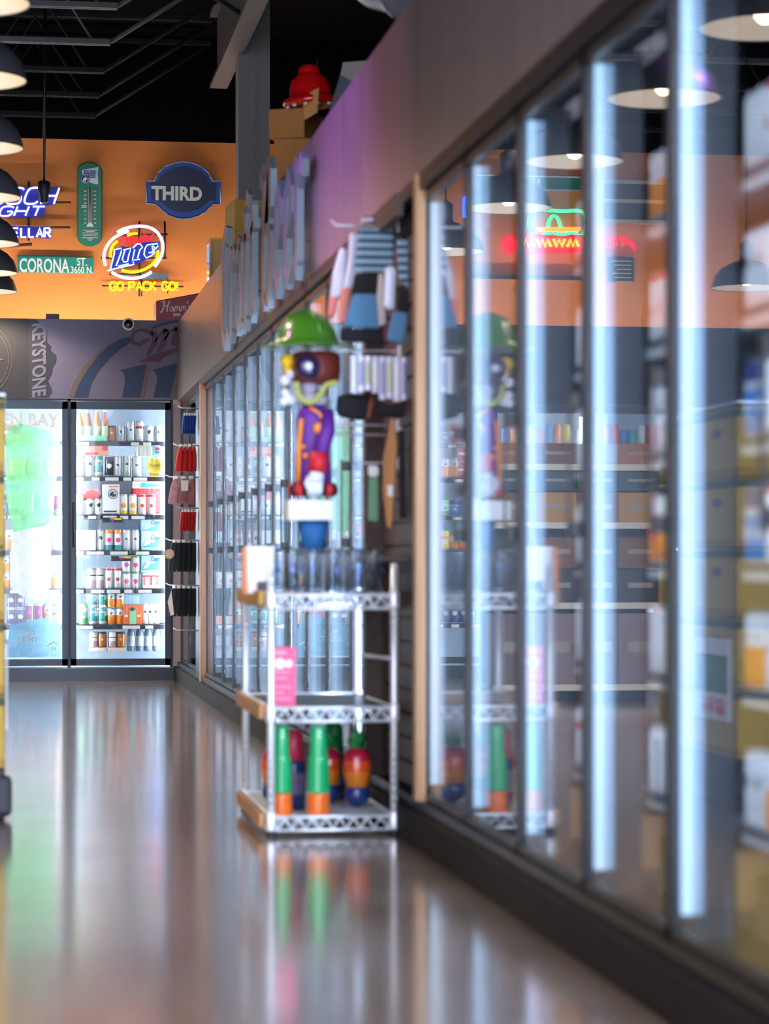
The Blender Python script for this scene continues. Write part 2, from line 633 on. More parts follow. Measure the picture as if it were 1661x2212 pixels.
# big oval swoosh
outer = [(160, 858), (170, 830), (188, 800), (212, 768), (238, 746), (262, 732), (281, 728)]
inner = [(283, 740), (266, 750), (240, 770), (212, 800), (196, 828), (188, 858)]
flat(ban, 'swoosh', [outer + inner, [(326, 707), (352, 697), (389, 691), (389, 695), (360, 701), (328, 711)]], M_navy, bo, FB, 0, 0, bu, 0.0, 0.004)
flat(ban, 'swoosh_edge', [[(148, 858), (160, 826), (182, 790), (212, 760), (240, 739), (262, 731), (238, 746), (212, 768), (188, 800), (170, 830), (160, 858)]], M_gold, bo, FB, 0, 0, bu, 0.0, 0.003)
# italic blue letters under the script
flat(ban, 'block_letters', [[(258, 800), (317, 786), (310, 818), (302, 858), (263, 858), (270, 826), (268, 806)],
                            [(328, 799), (384, 784), (378, 812), (366, 858), (331, 858), (340, 820), (336, 804)]], M_navy, bo, FB, 0, 0, bu, 0.0, 0.004)
for pq in ([(317, 786), (324, 789), (310, 858), (302, 858)], [(384, 784), (389, 786), (376, 858), (366, 858)]):
    flat(ban, 'letter_edge', [pq], M_gold, bo, FB, 0, 0, bu, 0.0, 0.003)
# script M with its flourish


def stroke(pts, wd):
    """ribbon polygon following pts with widths"""
    L = []; Rr = []
    n = len(pts)
    for i in range(n):
        a = pts[max(0, i - 1)]; q = pts[min(n - 1, i + 1)]
        dx, dy = q[0] - a[0], q[1] - a[1]
        l = math.hypot(dx, dy) or 1
        h = (wd[i] if isinstance(wd, list) else wd) / 2
        L.append((pts[i][0] - dy / l * h, pts[i][1] + dx / l * h))
        Rr.append((pts[i][0] + dy / l * h, pts[i][1] - dx / l * h))
    return L + Rr[::-1]


scr = [stroke([(322, 733), (312, 737), (300, 745), (288, 740), (284, 730), (290, 718), (304, 712), (318, 715), (330, 724)], [5, 9, 9, 8, 7, 6, 6, 7, 7]),
       stroke([(326, 712), (334, 722), (334, 742), (318, 768)], [6, 13, 13, 5]),
       stroke([(334, 740), (346, 722), (358, 712), (362, 715)], [3, 5, 8, 8]),
       stroke([(360, 712), (352, 742), (342, 760)], [12, 12, 8]),
       stroke([(354, 736), (366, 718), (380, 710), (384, 714)], [3, 5, 8, 8]),
       stroke([(384, 708), (376, 732), (372, 744), (384, 744), (390, 738)], [12, 11, 8, 7, 3]),
       [(297, 783), (330, 766), (389, 750), (389, 757), (352, 772), (346, 782), (334, 780)]]
flat(ban, 'script_letters', scr, M_mar, bo, FB, 0, 0, bu, 0.004, 0.007)
# mountain with vertical lettering
flat(ban, 'mountain', [[(62, 690), (80, 690), (92, 712), (88, 724), (104, 742), (110, 748), (108, 756), (121, 768), (120, 782), (112, 796), (112, 806), (103, 822), (110, 836), (112, 846), (104, 858), (62, 858)]],
     mat('banner_mountain', srgb(50, 54, 66), 0.6, noise=0.3, scale=14), bo, FB, 0, 0, bu, 0.0, 0.004)
b = MB()
q0 = px(69, 694, YC); q1 = px(100, 858, YC)
text_into(b, 'KEYSTONE', (q0[0], YC - 0.004, q0[2] + 0.02), (0, 0, -1), (1, 0, 0), (0, -1, 0), q0[2] - q1[2] + 0.06, 0.105, 0.0, 0.004, bold=0.03, shear=-0.2)
# keep the last letters inside the board by scaling down to its height
zmin = min(v[2] for v in b.v)
zt = q0[2] - 0.005
k = (zt - ZT - 0.006) / (q0[2] + 0.02 - zmin)
b.v = [(v[0] - 0.03 * 0, v[1], zt - (q0[2] + 0.02 - v[2]) * k) for v in b.v]
W(b, 'vertical_lettering', mat('banner_letter_grey', srgb(116, 114, 134), 0.6), ban)
# ring emblem cut by the picture edge
b = MB()
cq = px(-40, 776, YC)
for rr in (0.225, 0.20):
    b.tube([(cq[0] + rr * math.cos(t * math.pi / 20), YC - 0.006, cq[2] + rr * 1.18 * math.sin(t * math.pi / 20)) for t in range(40)], 0.003, 4, closed=True)
b.prism([(-0.03, -0.05), (0.09, -0.012), (0.17, 0.0), (0.1, 0.01), (0.13, 0.045), (0.03, 0.012), (-0.03, 0.03)], (cq[0], YC - 0.003, cq[2]), *FB, 0, 0.004)
W(b, 'ring_emblem', mat('banner_bronze', srgb(104, 96, 88), 0.5), ban)

# roof over the coolers, the ledge the lights stand on
struct(W(MB().box(-5, 4, YC + 0.05, YB, ZB - 0.12, ZB - 0.05), 'trim_2', M_dark))
# fluorescent strips standing on that roof, washing the orange wall
M_tube = mat('fluorescent_tube', (1, 1, 1), 0.4, em=(1.0, 0.93, 0.80), es=58.0)
for i, x0 in enumerate((-4.3, -2.9, -1.5, -0.1, 1.3)):
    s = empty('strip_light', 'fluorescent strip light lying on the cooler roof before the orange wall', 'light', (x0, YB - 0.5, ZB - 0.05), group='strip lights on the cooler roof')
    W(MB().box(x0, x0 + 1.25, YB - 0.55, YB - 0.45, ZB - 0.05, ZB - 0.02), 'housing', M_white, s)
    W(MB().tube([(x0 + 0.02, YB - 0.5, ZB - 0.008), (x0 + 1.23, YB - 0.5, ZB - 0.008)], 0.011, 8), 'tube', M_tube, s)

# ---- far cooler frame
struct(W(MB().box(-5, XC, YC + 0.0, YC + 0.12, 0, px(200, 1443, YC)[2]), 'trim_3', mat('blue_black_kick', srgb(30, 42, 58), 0.3, noise=0.2, scale=5)))
struct(W(MB().box(px(374, 900, YC)[0], XC + 0.015, YC + 0.0, YC + 0.1, px(200, 1443, YC)[2], ZT), 'trim_4', mat('beige_panel', srgb(176, 160, 160), 0.7)))
DW = 0.762
XR0 = px(371.5, 1000, YC)[0]
zd0, zd1 = px(200, 1441, YC)[2], px(200, 866, YC)[2]
b = MB()
for k in range(7):
    x = XR0 - k * DW
    b.box(x - 0.012, x + 0.012, YC + 0.01, YC + 0.11, zd0, ZT)
b.box(-5, XR0, YC + 0.01, YC + 0.11, zd1, ZT)
struct(W(b, 'trim_5', M_black))
# interior shell (white liner)
b = MB()
b.box(-5, 1.3, YC + 0.62, YC + 0.64, 0.05, ZT)
b.box(-5, 1.3, YC + 0.11, YC + 0.62, 0.03, 0.1)
b.box(-5, 1.3, YC + 0.11, YC + 0.62, ZT - 0.02, ZT)
b.box(1.27, 1.29, YC + 0.11, YC + 0.62, 0.05, ZT)
struct(W(b, 'wall_back_cooler_liner', mat('cooler_liner', (0.40, 0.48, 0.58), 0.55)))

M_decal = mat('white_decal', (0.9, 0.92, 0.95), 0.5)
doorname = ['right-hand far cooler door', 'second far cooler door from the corner', 'third far cooler door from the corner', 'fourth far cooler door from the corner', 'fifth far cooler door from the corner']


def cooler_door(x0, x1, label, fr=0.052, group=None):
    o = empty('cooler_door', label, 'cooler door', ((x0 + x1) / 2, YC, zd0), group=group)
    b = MB()
    a, c_, z0, z1 = x0 + 0.012, x1 - 0.012, zd0 + 0.012, zd1 - 0.008
    y0, y1 = YC - 0.03, YC + 0.005
    b.box(a, a + fr - 0.012, y0, y1, z0, z1); b.box(c_ - fr + 0.012, c_, y0, y1, z0, z1)
    b.box(a, c_, y0, y1, z1 - 0.055, z1); b.box(a, c_, y0, y1, z0, z0 + 0.05)
    W(b, 'frame', M_frame, o)
    W(MB().box(a + 0.035, c_ - 0.035, YC - 0.014, YC - 0.008, z0 + 0.045, z1 - 0.05), 'glass_pane', M_glass, o)
    return o, (a + 0.04, c_ - 0.04, z0 + 0.05, z1 - 0.055)


bays = []
for k in range(5):
    x1 = XR0 - k * DW; x0 = x1 - DW
    lab = ['slate framed glass door of the far cooler nearest the corner', 'slate framed far cooler door with a green and white decal and white lettering',
           'slate framed far cooler door, third from the corner', 'slate framed far cooler door, fourth from the corner', 'slate framed far cooler door, fifth from the corner'][k]
    o, g = cooler_door(x0, x1, lab)
    bays.append((x0, x1, o, g))
    # handle on the left stile
    if k == 0:
        W(MB().tube([(x0 + 0.03, YC - 0.03, 1.0), (x0 + 0.03, YC - 0.055, 1.02), (x0 + 0.03, YC - 0.055, 1.3), (x0 + 0.03, YC - 0.03, 1.32)], 0.008, 6), 'handle', M_black, o)
# LED bars on the uprights
for k in range(6):
    x = XR0 - k * DW
    o = empty('led_bar', f'white vertical light bar inside the far cooler, {ORD[k]} from the corner', 'light bar', (x, YC + 0.12, 0.15))
    W(MB().box(x - 0.02, x + 0.02, YC + 0.12, YC + 0.14, 0.14, 2.02), 'housing', M_white, o)
    W(MB().box(x - 0.035, x - 0.02, YC + 0.125, YC + 0.14, 0.16, 2.0).box(x + 0.02, x + 0.035, YC + 0.125, YC + 0.14, 0.16, 2.0), 'lens', M_ledb, o)

# green bay decal on door 1
x0, x1, dr, g = bays[1]
yd = YC - 0.0145
b = MB()
q0 = px(-62, 920, yd); q1 = px(128, 893, yd)
text_into(b, 'GREEN BAY', (q0[0], yd, q0[2]), *FB, q1[0] - q0[0], q1[2] - q0[2], 0.0, 0.001, bold=0.03)
W(b, 'lettering', film_mat('white_letter_film', (1.0, 1.0, 1.0), 0.0), dr)


def dpoly(pl):
    out = []
    for x, y in pl:
        q = px(x, y, yd)
        out.append((q[0], q[2]))
    return out


b = MB()
b.prism(dpoly([(12, 926), (40, 915), (72, 922), (100, 930), (118, 935), (131, 960), (131, 1010), (120, 1040), (115, 1120), (98, 1135), (60, 1142), (28, 1150), (14, 1080)]), (0, yd, 0), *FB, 0, 0.001)
W(b, 'green_decal', film_mat('green_film', (0.48, 0.95, 0.56), 0.62), dr)
b = MB()
b.prism(dpoly([(28, 1150), (60, 1142), (112, 1126), (110, 1180), (110, 1250), (104, 1282), (92, 1298), (50, 1290), (22, 1270), (22, 1200)]), (0, yd, 0), *FB, 0, 0.001)
W(b, 'white_decal', film_mat('white_film', (0.95, 0.98, 1.0), 0.3), dr)
b = MB()
b.prism(dpoly([(22, 1350), (60, 1342), (131, 1325), (131, 1420), (12, 1420)]), (0, yd, 0), *FB, 0, 0.001)
W(b, 'blue_decal', film_mat('pale_blue_film', (0.36, 0.58, 0.72), 0.45), dr)
b = MB()
for t, (ax, ay, bx, by) in (('BUD', (46, 1374, 76, 1362)), ('LIGHT', (40, 1388, 82, 1376))):
    q0 = px(ax, ay, yd - 0.002); q1 = px(bx, by, yd - 0.002)
    text_into(b, t, (q0[0], yd - 0.002, q0[2]), *FB, q1[0] - q0[0], q1[2] - q0[2], 0, 0.001, bold=0.03)
for hx in (8, 116):
    q = px(hx, 1412, yd - 0.002)
    for sx in (-1, 1):
        b.prism([(sx * 0.05, 0.06), (0, 0.09), (0, 0.082), (sx * 0.05, 0.053)], (q[0], yd - 0.002, q[2]), *FB, 0, 0.001)
    text_into(b, 'H', (q[0] - 0.014, yd - 0.002, q[2] + 0.02), *FB, 0.028, 0.03, 0, 0.001, bold=0.03)
W(b, 'small_lettering', film_mat('white_letter_film', (1.0, 1.0, 1.0), 0.0), dr)

# ------------------------------------------------------------------ right-hand cooler wall
ZF0 = 2.085; ZF1 = 2.665
fas = bpy.data.materials.new('fascia_panel')
fas.use_nodes = True
nt = fas.node_tree
p = nt.nodes['Principled BSDF']
tc = nt.nodes.new('ShaderNodeTexCoord')
mp = nt.nodes.new('ShaderNodeMapping'); mp.inputs['Scale'].default_value = (1, 9, 0.35)
nz = nt.nodes.new('ShaderNodeTexNoise'); nz.inputs['Scale'].default_value = 2.2; nz.inputs['Detail'].default_value = 5
cr = nt.nodes.new('ShaderNodeValToRGB')
cr.color_ramp.elements[0].position = 0.3; cr.color_ramp.elements[0].color = (0.16, 0.125, 0.12, 1)
cr.color_ramp.elements[1].position = 0.75; cr.color_ramp.elements[1].color = (0.24, 0.20, 0.185, 1)
nt.links.new(tc.outputs['Object'], mp.inputs[0]); nt.links.new(mp.outputs[0], nz.inputs['Vector'])
nt.links.new(nz.outputs['Fac'], cr.inputs[0]); nt.links.new(cr.outputs[0], p.inputs['Base Color'])
p.inputs['Roughness'].default_value = 0.33
p.inputs['Specular IOR Level'].default_value = 0.55
b = MB()
b.box(XC - 0.01, XC + 0.25, 1.5, YC, ZF0, ZF1)
struct(W(b, 'wall_right_fascia', fas))
struct(W(MB().box(XC + 0.25, 4, 1.5, YC + 0.05, ZF1 - 0.09, ZF1 - 0.03), 'trim_6', M_dark))   # roof of the coolers
kick = mat('brown_kick_plate', srgb(34, 29, 28), 0.7, 0.0, spec=0.15, noise=0.2, scale=4)
struct(W(MB().box(XC - 0.035, XC + 0.2, 1.5, YC, 0, 0.105), 'baseboard_right', kick))
struct(W(MB().box(XC - 0.01, XC + 0.2, 1.5, YC, 0.105, 0.14), 'trim_7', M_dark))
struct(W(MB().box(XC - 0.015, XC + 0.12, 1.5, 17.0, 2.035, ZF0), 'trim_8', M_black))
struct(W(MB().box(XC + 0.9, XC + 0.92, 1.5, YC, 0.05, ZF0), 'wall_right_cooler_liner', mat('cooler_liner_dark', srgb(50, 56, 64), 0.6)))
struct(W(MB().box(XC + 0.05, XC + 0.9, 1.5, YC, 0.1, 0.14), 'trim_9', M_dark))

NEAR = [4.926 + 0.7505 * k for k in range(-2, 5)]     # edges of the near doors
FARE = [8.93 + 0.72 * k for k in range(0, 12)]        # edges of the far doors
M_lens2 = mat('led_lens_aisle', (0.3, 0.4, 0.5), 0.4, em=(0.46, 0.73, 1.0), es=0.75)


def aisle_door(y0, y1, label, group=None, handle=True):
    o = empty('cooler_door', label, 'cooler door', (WX, (y0 + y1) / 2, 0.14), group=group)
    b = MB()
    a, c_ = y0 + 0.006, y1 - 0.006
    x0, x1 = WX - 0.012, WX + 0.005
    b.box(x0, x1, a, a + 0.014, 0.145, 2.03); b.box(x0, x1, c_ - 0.014, c_, 0.145, 2.03)
    b.box(x0, x1, a, c_, 2.0, 2.03); b.box(x0, x1, a, c_, 0.145, 0.165)
    W(b, 'frame', M_dark, o)
    W(MB().box(WX - 0.002, WX + 0.004, a + 0.02, c_ - 0.02, 0.16, 2.005), 'glass_pane', M_glass, o)
    if handle:
        hy = a + 0.02
        b = MB()
        for z in (0.955, 1.245):
            b.box(x0 - 0.026, x0, hy - 0.018, hy + 0.018, z - 0.018, z + 0.018)
        W(b, 'handle_bracket', M_black, o)
        W(MB().box(x0 - 0.030, x0 - 0.024, hy - 0.006, hy + 0.006, 0.93, 1.27), 'handle_bar', M_black, o)
    return o


nn = ['second door from the picture edge', 'third door this side of the wooden post', 'x']
labs = ['aisle cooler door closest of all, mostly outside the picture', 'large aisle cooler door at the right picture edge', 'aisle cooler door second from the right picture edge',
        'aisle cooler door reflecting the green and red neon', 'aisle cooler door reflecting a pendant lamp and the green hat', 'narrow looking aisle cooler door just before the wooden post']
for i in range(len(NEAR) - 1):
    aisle_door(NEAR[i], NEAR[i + 1], labs[i])
for i in range(len(FARE) - 1):
    aisle_door(FARE[i], FARE[i + 1], f'black framed aisle cooler door beyond the wire rack, {ORD[i]} after the slat panel')
# uprights with light bars behind every door joint
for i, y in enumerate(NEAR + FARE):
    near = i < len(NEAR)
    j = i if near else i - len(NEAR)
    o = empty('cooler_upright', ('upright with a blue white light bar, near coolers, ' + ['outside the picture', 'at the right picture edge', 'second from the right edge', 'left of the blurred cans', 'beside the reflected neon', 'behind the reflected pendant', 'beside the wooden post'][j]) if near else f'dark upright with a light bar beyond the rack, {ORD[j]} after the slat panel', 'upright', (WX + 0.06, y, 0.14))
    W(MB().box(WX + 0.012, WX + 0.12, y - 0.022, y + 0.022, 0.14, 2.03), 'post', M_dark, o)
    W(MB().box(WX + 0.008, WX + 0.030, y - 0.030, y - 0.022, 0.19, 2.0), 'lens', M_lens2, o)
    W(MB().box(WX + 0.008, WX + 0.030, y + 0.022, y + 0.030, 0.19, 2.0), 'lens', M_lens2, o)
    W(MB().box(WX + 0.030, WX + 0.052, y - 0.026, y - 0.022, 0.19, 2.0), 'glow_falloff', mat('led_glow_falloff', (0.15, 0.22, 0.3), 0.4, em=(0.35, 0.62, 0.9), es=0.28), o)  # dim emissive strip painted in as the light bar's glow fading out
    W(MB().box(WX + 0.05, WX + 0.10, y + 0.022, y + 0.027, 0.19, 2.0), 'added_can_light', mat('added_can_glow', (0.8, 0.9, 1), 0.4, em=(0.62, 0.76, 1.0), es=48 if near else 8), o)  # added glowing strip, hidden from the camera, to brighten the cans
b = MB()
b.box(WX - 0.012, WX + 0.12, 7.935, 7.975, 0.14, 2.035)
struct(W(b, 'trim_10', M_dark))
# wooden posts
y0, y1 = pX(905, 1200, 1.27)[1], pX(884, 1200, 1.27)[1]
struct(W(MB().box(1.262, 1.292, y0, y0 + 0.06, 0.14, ZF0), 'trim_11', M_oak))
y0b, y1b = pX(437, 1200, 1.27)[1], pX(425, 1200, 1.27)[1]
struct(W(MB().box(1.258, 1.295, y0b, y0b + 0.1, 0.1, 2.04), 'trim_12', wood_mat('brown_wood', srgb(142, 96, 62), srgb(170, 122, 84), 'Z')))
struct(W(MB().box(1.285, 1.33, y0b + 0.1, 17.5, 0.1, 2.04), 'trim_15', M_frame))
struct(W(MB().box(1.24, 1.33, 8.86, 8.93, 0.14, ZF0), 'trim_13', M_walnut))
struct(W(MB().box(1.225, 1.25, y1, 8.93, 1.98, 2.05), 'trim_14', M_walnut))
# slat wall panel between the posts
b = MB()
z = 0.16
while z < 2.0:
    b.box(1.30, 1.33, y1, 8.86, z, z + 0.068)
    b.box(1.315, 1.33, y1, 8.86, z + 0.068, z + 0.078)
    z += 0.078
struct(W(b, 'wall_right_slatwall', M_walnut))
# corner section beyond the second wooden post: a narrow dark framed glass bay
for i, (ya, yb) in enumerate(((17.5, 18.3), (18.3, 19.1))):
    aisle_door(ya, yb, ['dark framed glass bay behind the hanging gloves', 'dark framed glass bay in the far corner'][i], handle=False)

# ------------------------------------------------------------------ blackletter sign on the fascia
M_let = mat('sign_face_grey', srgb(138, 160, 176), 0.45, 0.1, noise=0.05)
M_lets = mat('sign_letter_edge', srgb(150, 132, 150), 0.5)
# strokes in letter units: x width, y 0..1 x-height, caps 1.33
def stemp(x, y0, y1, w_=0.16):
    return [(x - w_ / 2, y0 + 0.06), (x, y0 - 0.04), (x + w_ / 2 + 0.05, y0 + 0.07), (x + w_ / 2, y0 + 0.12), (x + w_ / 2, y1 - 0.06), (x + w_ / 2 + 0.03, y1 - 0.02), (x, y1 + 0.05), (x - w_ / 2 - 0.05, y1 - 0.05), (x - w_ / 2, y1 - 0.12)]


def dia(x, y, r=0.1):
    return [(x - r, y), (x, y - r * .8), (x + r, y), (x, y + r * .8)]


GL = {
    'C': [[(0.02, 0.2), (0.12, 0.02), (0.32, -0.06), (0.62, 0.12), (0.6, 0.2), (0.34, 0.1), (0.2, 0.2), (0.2, 1.05), (0.34, 1.2), (0.6, 1.12), (0.64, 1.3), (0.36, 1.38), (0.12, 1.26), (0.02, 1.1)],
          [(0.34, 0.16), (0.42, 0.16), (0.42, 1.12), (0.34, 1.12)]],
    'r': [stemp(0.14, 0, 1), [(0.2, 0.86), (0.34, 1.04), (0.5, 0.94), (0.46, 0.8), (0.34, 0.86), (0.22, 0.74)]],
    'a': [stemp(0.42, 0, 0.95), [(0.04, 0.12), (0.16, -0.03), (0.34, 0.12), (0.34, 0.2), (0.2, 0.14), (0.19, 0.46), (0.34, 0.54), (0.34, 0.62), (0.06, 0.5)], [(0.06, 0.84), (0.24, 1.05), (0.44, 0.95), (0.4, 0.84), (0.24, 0.92), (0.12, 0.76)]],
    'f': [stemp(0.2, -0.02, 1.24), [(0.2, 1.22), (0.34, 1.42), (0.5, 1.32), (0.46, 1.18), (0.32, 1.24), (0.26, 1.14)], [(0.02, 0.86), (0.44, 0.9), (0.44, 1.0), (0.02, 0.96)]],
    't': [stemp(0.2, 0, 1.22), [(0.02, 0.86), (0.42, 0.9), (0.42, 1.0), (0.02, 0.96)], [(0.26, 0.02), (0.4, 0.1), (0.4, 0.2), (0.26, 0.12)]],
    'B': [stemp(0.16, 0, 1.36, 0.18), [(0.2, 1.3), (0.44, 1.42), (0.62, 1.26), (0.6, 0.9), (0.46, 0.78), (0.2, 0.8), (0.2, 0.7), (0.5, 0.68), (0.5, 0.78), (0.46, 1.16), (0.36, 1.26), (0.2, 1.2)],
          [(0.46, 0.78), (0.66, 0.66), (0.68, 0.2), (0.42, -0.05), (0.2, 0.06), (0.2, 0.16), (0.4, 0.1), (0.5, 0.2), (0.5, 0.62)], [(-0.1, 1.2), (0.1, 1.26), (0.1, 1.36), (-0.06, 1.36)]],
    'e': [[(0.02, 0.18), (0.2, -0.04), (0.46, 0.14), (0.44, 0.24), (0.26, 0.12), (0.2, 0.2), (0.2, 0.8), (0.3, 0.88), (0.32, 0.6), (0.2, 0.5), (0.2, 0.42), (0.48, 0.6), (0.48, 0.84), (0.28, 1.05), (0.02, 0.82)]],
}
WID = {'C': 0.74, 'r': 0.54, 'a': 0.6, 'f': 0.5, 't': 0.56, 'B': 0.8, 'e': 0.58, ' ': 0.35}
word = 'Craft Beer'
tot = sum(WID[c] for c in word)
yS = pX(487, 500, 1.24)[1]; yE = pX(668, 500, 1.24)[1]
ku = (yS - yE) / tot
zx = 2.575 - 2.09            # x-height in metres
cur = 0
sign = empty('fascia_lettering', 'grey blackletter sign letters reading Craft Beer on the brown fascia', 'sign', (1.24, (yS + yE) / 2, 2.07))
for ch in word:
    if ch != ' ':
        b = MB()
        for pl in GL[ch]:
            b.mi = 0
            P = [((cur + x) * ku, y * zx * (1.0)) for x, y in pl]
            b.prism(P, (XC - 0.01, yS, 2.09), FR[0], FR[1], FR[2], 0.03, 0.06)
        for dx in (0.15, 0.4):
            for yy in (0.3, 0.8):
                b.tube([(XC - 0.01, yS - (cur + 0.15) * ku, 2.09 + yy * zx), (XC - 0.05, yS - (cur + 0.15) * ku, 2.09 + yy * zx)], 0.006, 5)
                break
            break
        # edges of each letter carry the warmer colour
        ob = W(b, 'letter_' + ch.lower(), [M_let, M_lets], sign)
        for pg in ob.data.polygons:
            if abs(pg.normal.x) > 0.5:
                pg.material_index = 1
        ob['label'] = f'blackletter letter {ch}'
    cur += WID[ch]

# ------------------------------------------------------------------ pendant lamps
M_shade = mat('black_enamel', srgb(58, 58, 62), 0.45, 0.0, coat=0.4)
M_cream = mat('cream_enamel', srgb(225, 218, 208), 0.5)
M_bulb = mat('warm_bulb', (1, 0.9, 0.7), 0.4, em=(1, 0.80, 0.52), es=9)


def pendant(Y, label):
    o = empty('pendant_lamp', label, 'pendant lamp', (-0.15, Y, 2.835), group='row of black dome pendants')
    b = MB()
    b.lathe([(0.24, 0.0), (0.236, 0.03), (0.215, 0.085), (0.17, 0.135), (0.11, 0.17), (0.05, 0.19), (0.045, 0.2)], (0, 0, 0), 40, caps=False)
    ob = b.build('lamp_shade', M_shade, o)
    b = MB()
    b.lathe([(0.236, 0.003), (0.23, 0.03), (0.208, 0.082), (0.165, 0.13), (0.105, 0.165), (0.0001, 0.18)], (0, 0, 0), 40, caps=False)
    b.build('lamp_lining', M_cream, o)
    b = MB(); b.lathe([(0.045, 0.19), (0.045, 0.3), (0.02, 0.32), (0.008, 0.33)], (0, 0, 0), 20)
    b.build('socket_cap', M_shade, o)
    MB().tube([(0, 0, 0.32), (0, 0, 2.2)], 0.006, 6).build('cord', M_black, o)
    MB().ell((0, 0, 0.07), (0.042, 0.042, 0.055)).build('bulb', M_bulb, o)
    return o


p0 = None
Ds = [9.0, 10.44, 12.15, 13.8, 15.8, 17.4, 18.6]
pl = ['closest to the camera', 'top one at the left edge', 'second from top at the left picture edge', 'third from top at the left edge', 'fourth from top at the left edge', 'fifth down', 'lowest and farthest one at the left edge']
for i, D in enumerate(Ds):
    Y = (D + 0.15 * sn) / cs
    lb = 'black dome pendant lamp with a cream lining, ' + pl[i]
    if p0 is None:
        p0 = pendant(Y, lb)
    else:
        dup(p0, (-0.15, Y, 2.835), lb)
for i, D in enumerate(Ds):
    Y = (D + 0.15 * sn) / cs
    L = bpy.data.lights.new('pendant_light', 'SPOT')
    L.energy = 36; L.color = (1, 0.80, 0.58); L.shadow_soft_size = 0.05; L.spot_size = math.radians(150); L.spot_blend = 0.4
    lo = bpy.data.objects.new('pendant_light', L); C.objects.link(lo); lo.location = (-0.15, Y, 2.825)
# more rows of the same lamps over the other aisles, mirrored in the cooler glass
for j, (X, Y) in enumerate([(-2.4, 11.0), (-2.4, 14.0), (-2.4, 17.0), (-3.9, 12.5), (-3.9, 16.0)]):
    dup(p0, (X, Y, 2.75), f'black dome pendant over the next aisle, {ORD[j]} of those mirrored in the cooler glass')
    L = bpy.data.lights.new('pendant_light', 'SPOT')
    L.energy = 60; L.color = (1, 0.82, 0.62); L.shadow_soft_size = 0.05; L.spot_size = math.radians(150); L.spot_blend = 0.4
    lo = bpy.data.objects.new('pendant_light', L); C.objects.link(lo); lo.location = (X, Y, 2.74)

# ceiling-hung pole with a black socket, left
q = px(95, 400, 19.0); qt = px(101, -20, 19.0)
o = empty('ceiling_pole', 'thin black pole from the ceiling ending in a black fitting before the blue neon', 'pole mount', (q[0], 19.0, q[2] - 0.06))
W(MB().tube([(q[0], 19.0, q[2]), (q[0] + 0.01, 19.0, 5.15)], 0.011, 8), 'pole', M_black, o)
b = MB(); b.lathe([(0.035, 0.03), (0.045, 0.02), (0.045, -0.05), (0.035, -0.07), (0.032, -0.12), (0.02, -0.13)], (q[0], 19.0, q[2]), 16)
W(b, 'fitting', mat('navy_black_plastic', srgb(22, 24, 44), 0.5), o)

# added spots, out of view, that tint the fascia violet, blue and pink
for nm, (X, Y, Z), col, en, tgt, sz in (('violet', (-1.1, 10.3, 3.6), (0.50, 0.16, 1.0), 300, (1.28, 9.8, 2.1), 50), ('blue', (-0.6, 12.2, 3.4), (0.12, 0.16, 1.0), 60, (1.28, 11.1, 2.4), 36), ('pink', (-1.4, 8.6, 3.5), (1.0, 0.28, 0.65), 70, (1.28, 9.0, 2.1), 46)):
    L = bpy.data.lights.new(nm + '_light', 'SPOT'); L.energy = en; L.color = col; L.spot_size = math.radians(sz); L.spot_blend = 1.0; L.shadow_soft_size = 0.06
    lo = bpy.data.objects.new(nm + '_light', L); C.objects.link(lo); lo.location = (X, Y, Z)
    d = Vector(tgt) - Vector((X, Y, Z))
    lo.rotation_euler = d.to_track_quat('-Z', 'Y').to_euler()
    o = empty('added_spotlight', f'added unseen black lamp shining {nm} light on the fascia', 'added_spotlight', (X, Y, Z + 0.02))
    M = d.normalized()
    W(MB().tube([Vector((X, Y, Z)) - M * 0.12, Vector((X, Y, Z)) - M * 0.01], 0.05, 14), 'can', M_black, o)
    W(MB().tube([(X, Y, Z + 0.03), (X, Y, 5.15)], 0.008, 6), 'stem', M_black, o)

# ------------------------------------------------------------------ cans, bottles and boxes
def can_prof(r, h):
    return [(r * 0.78, 0.0), (r * 0.86, h * 0.012), (r, h * 0.06), (r, h * 0.88), (r * 0.84, h * 0.965), (r * 0.86, h * 0.985), (r * 0.8, h * 0.99), (r * 0.76, h * 0.972)]


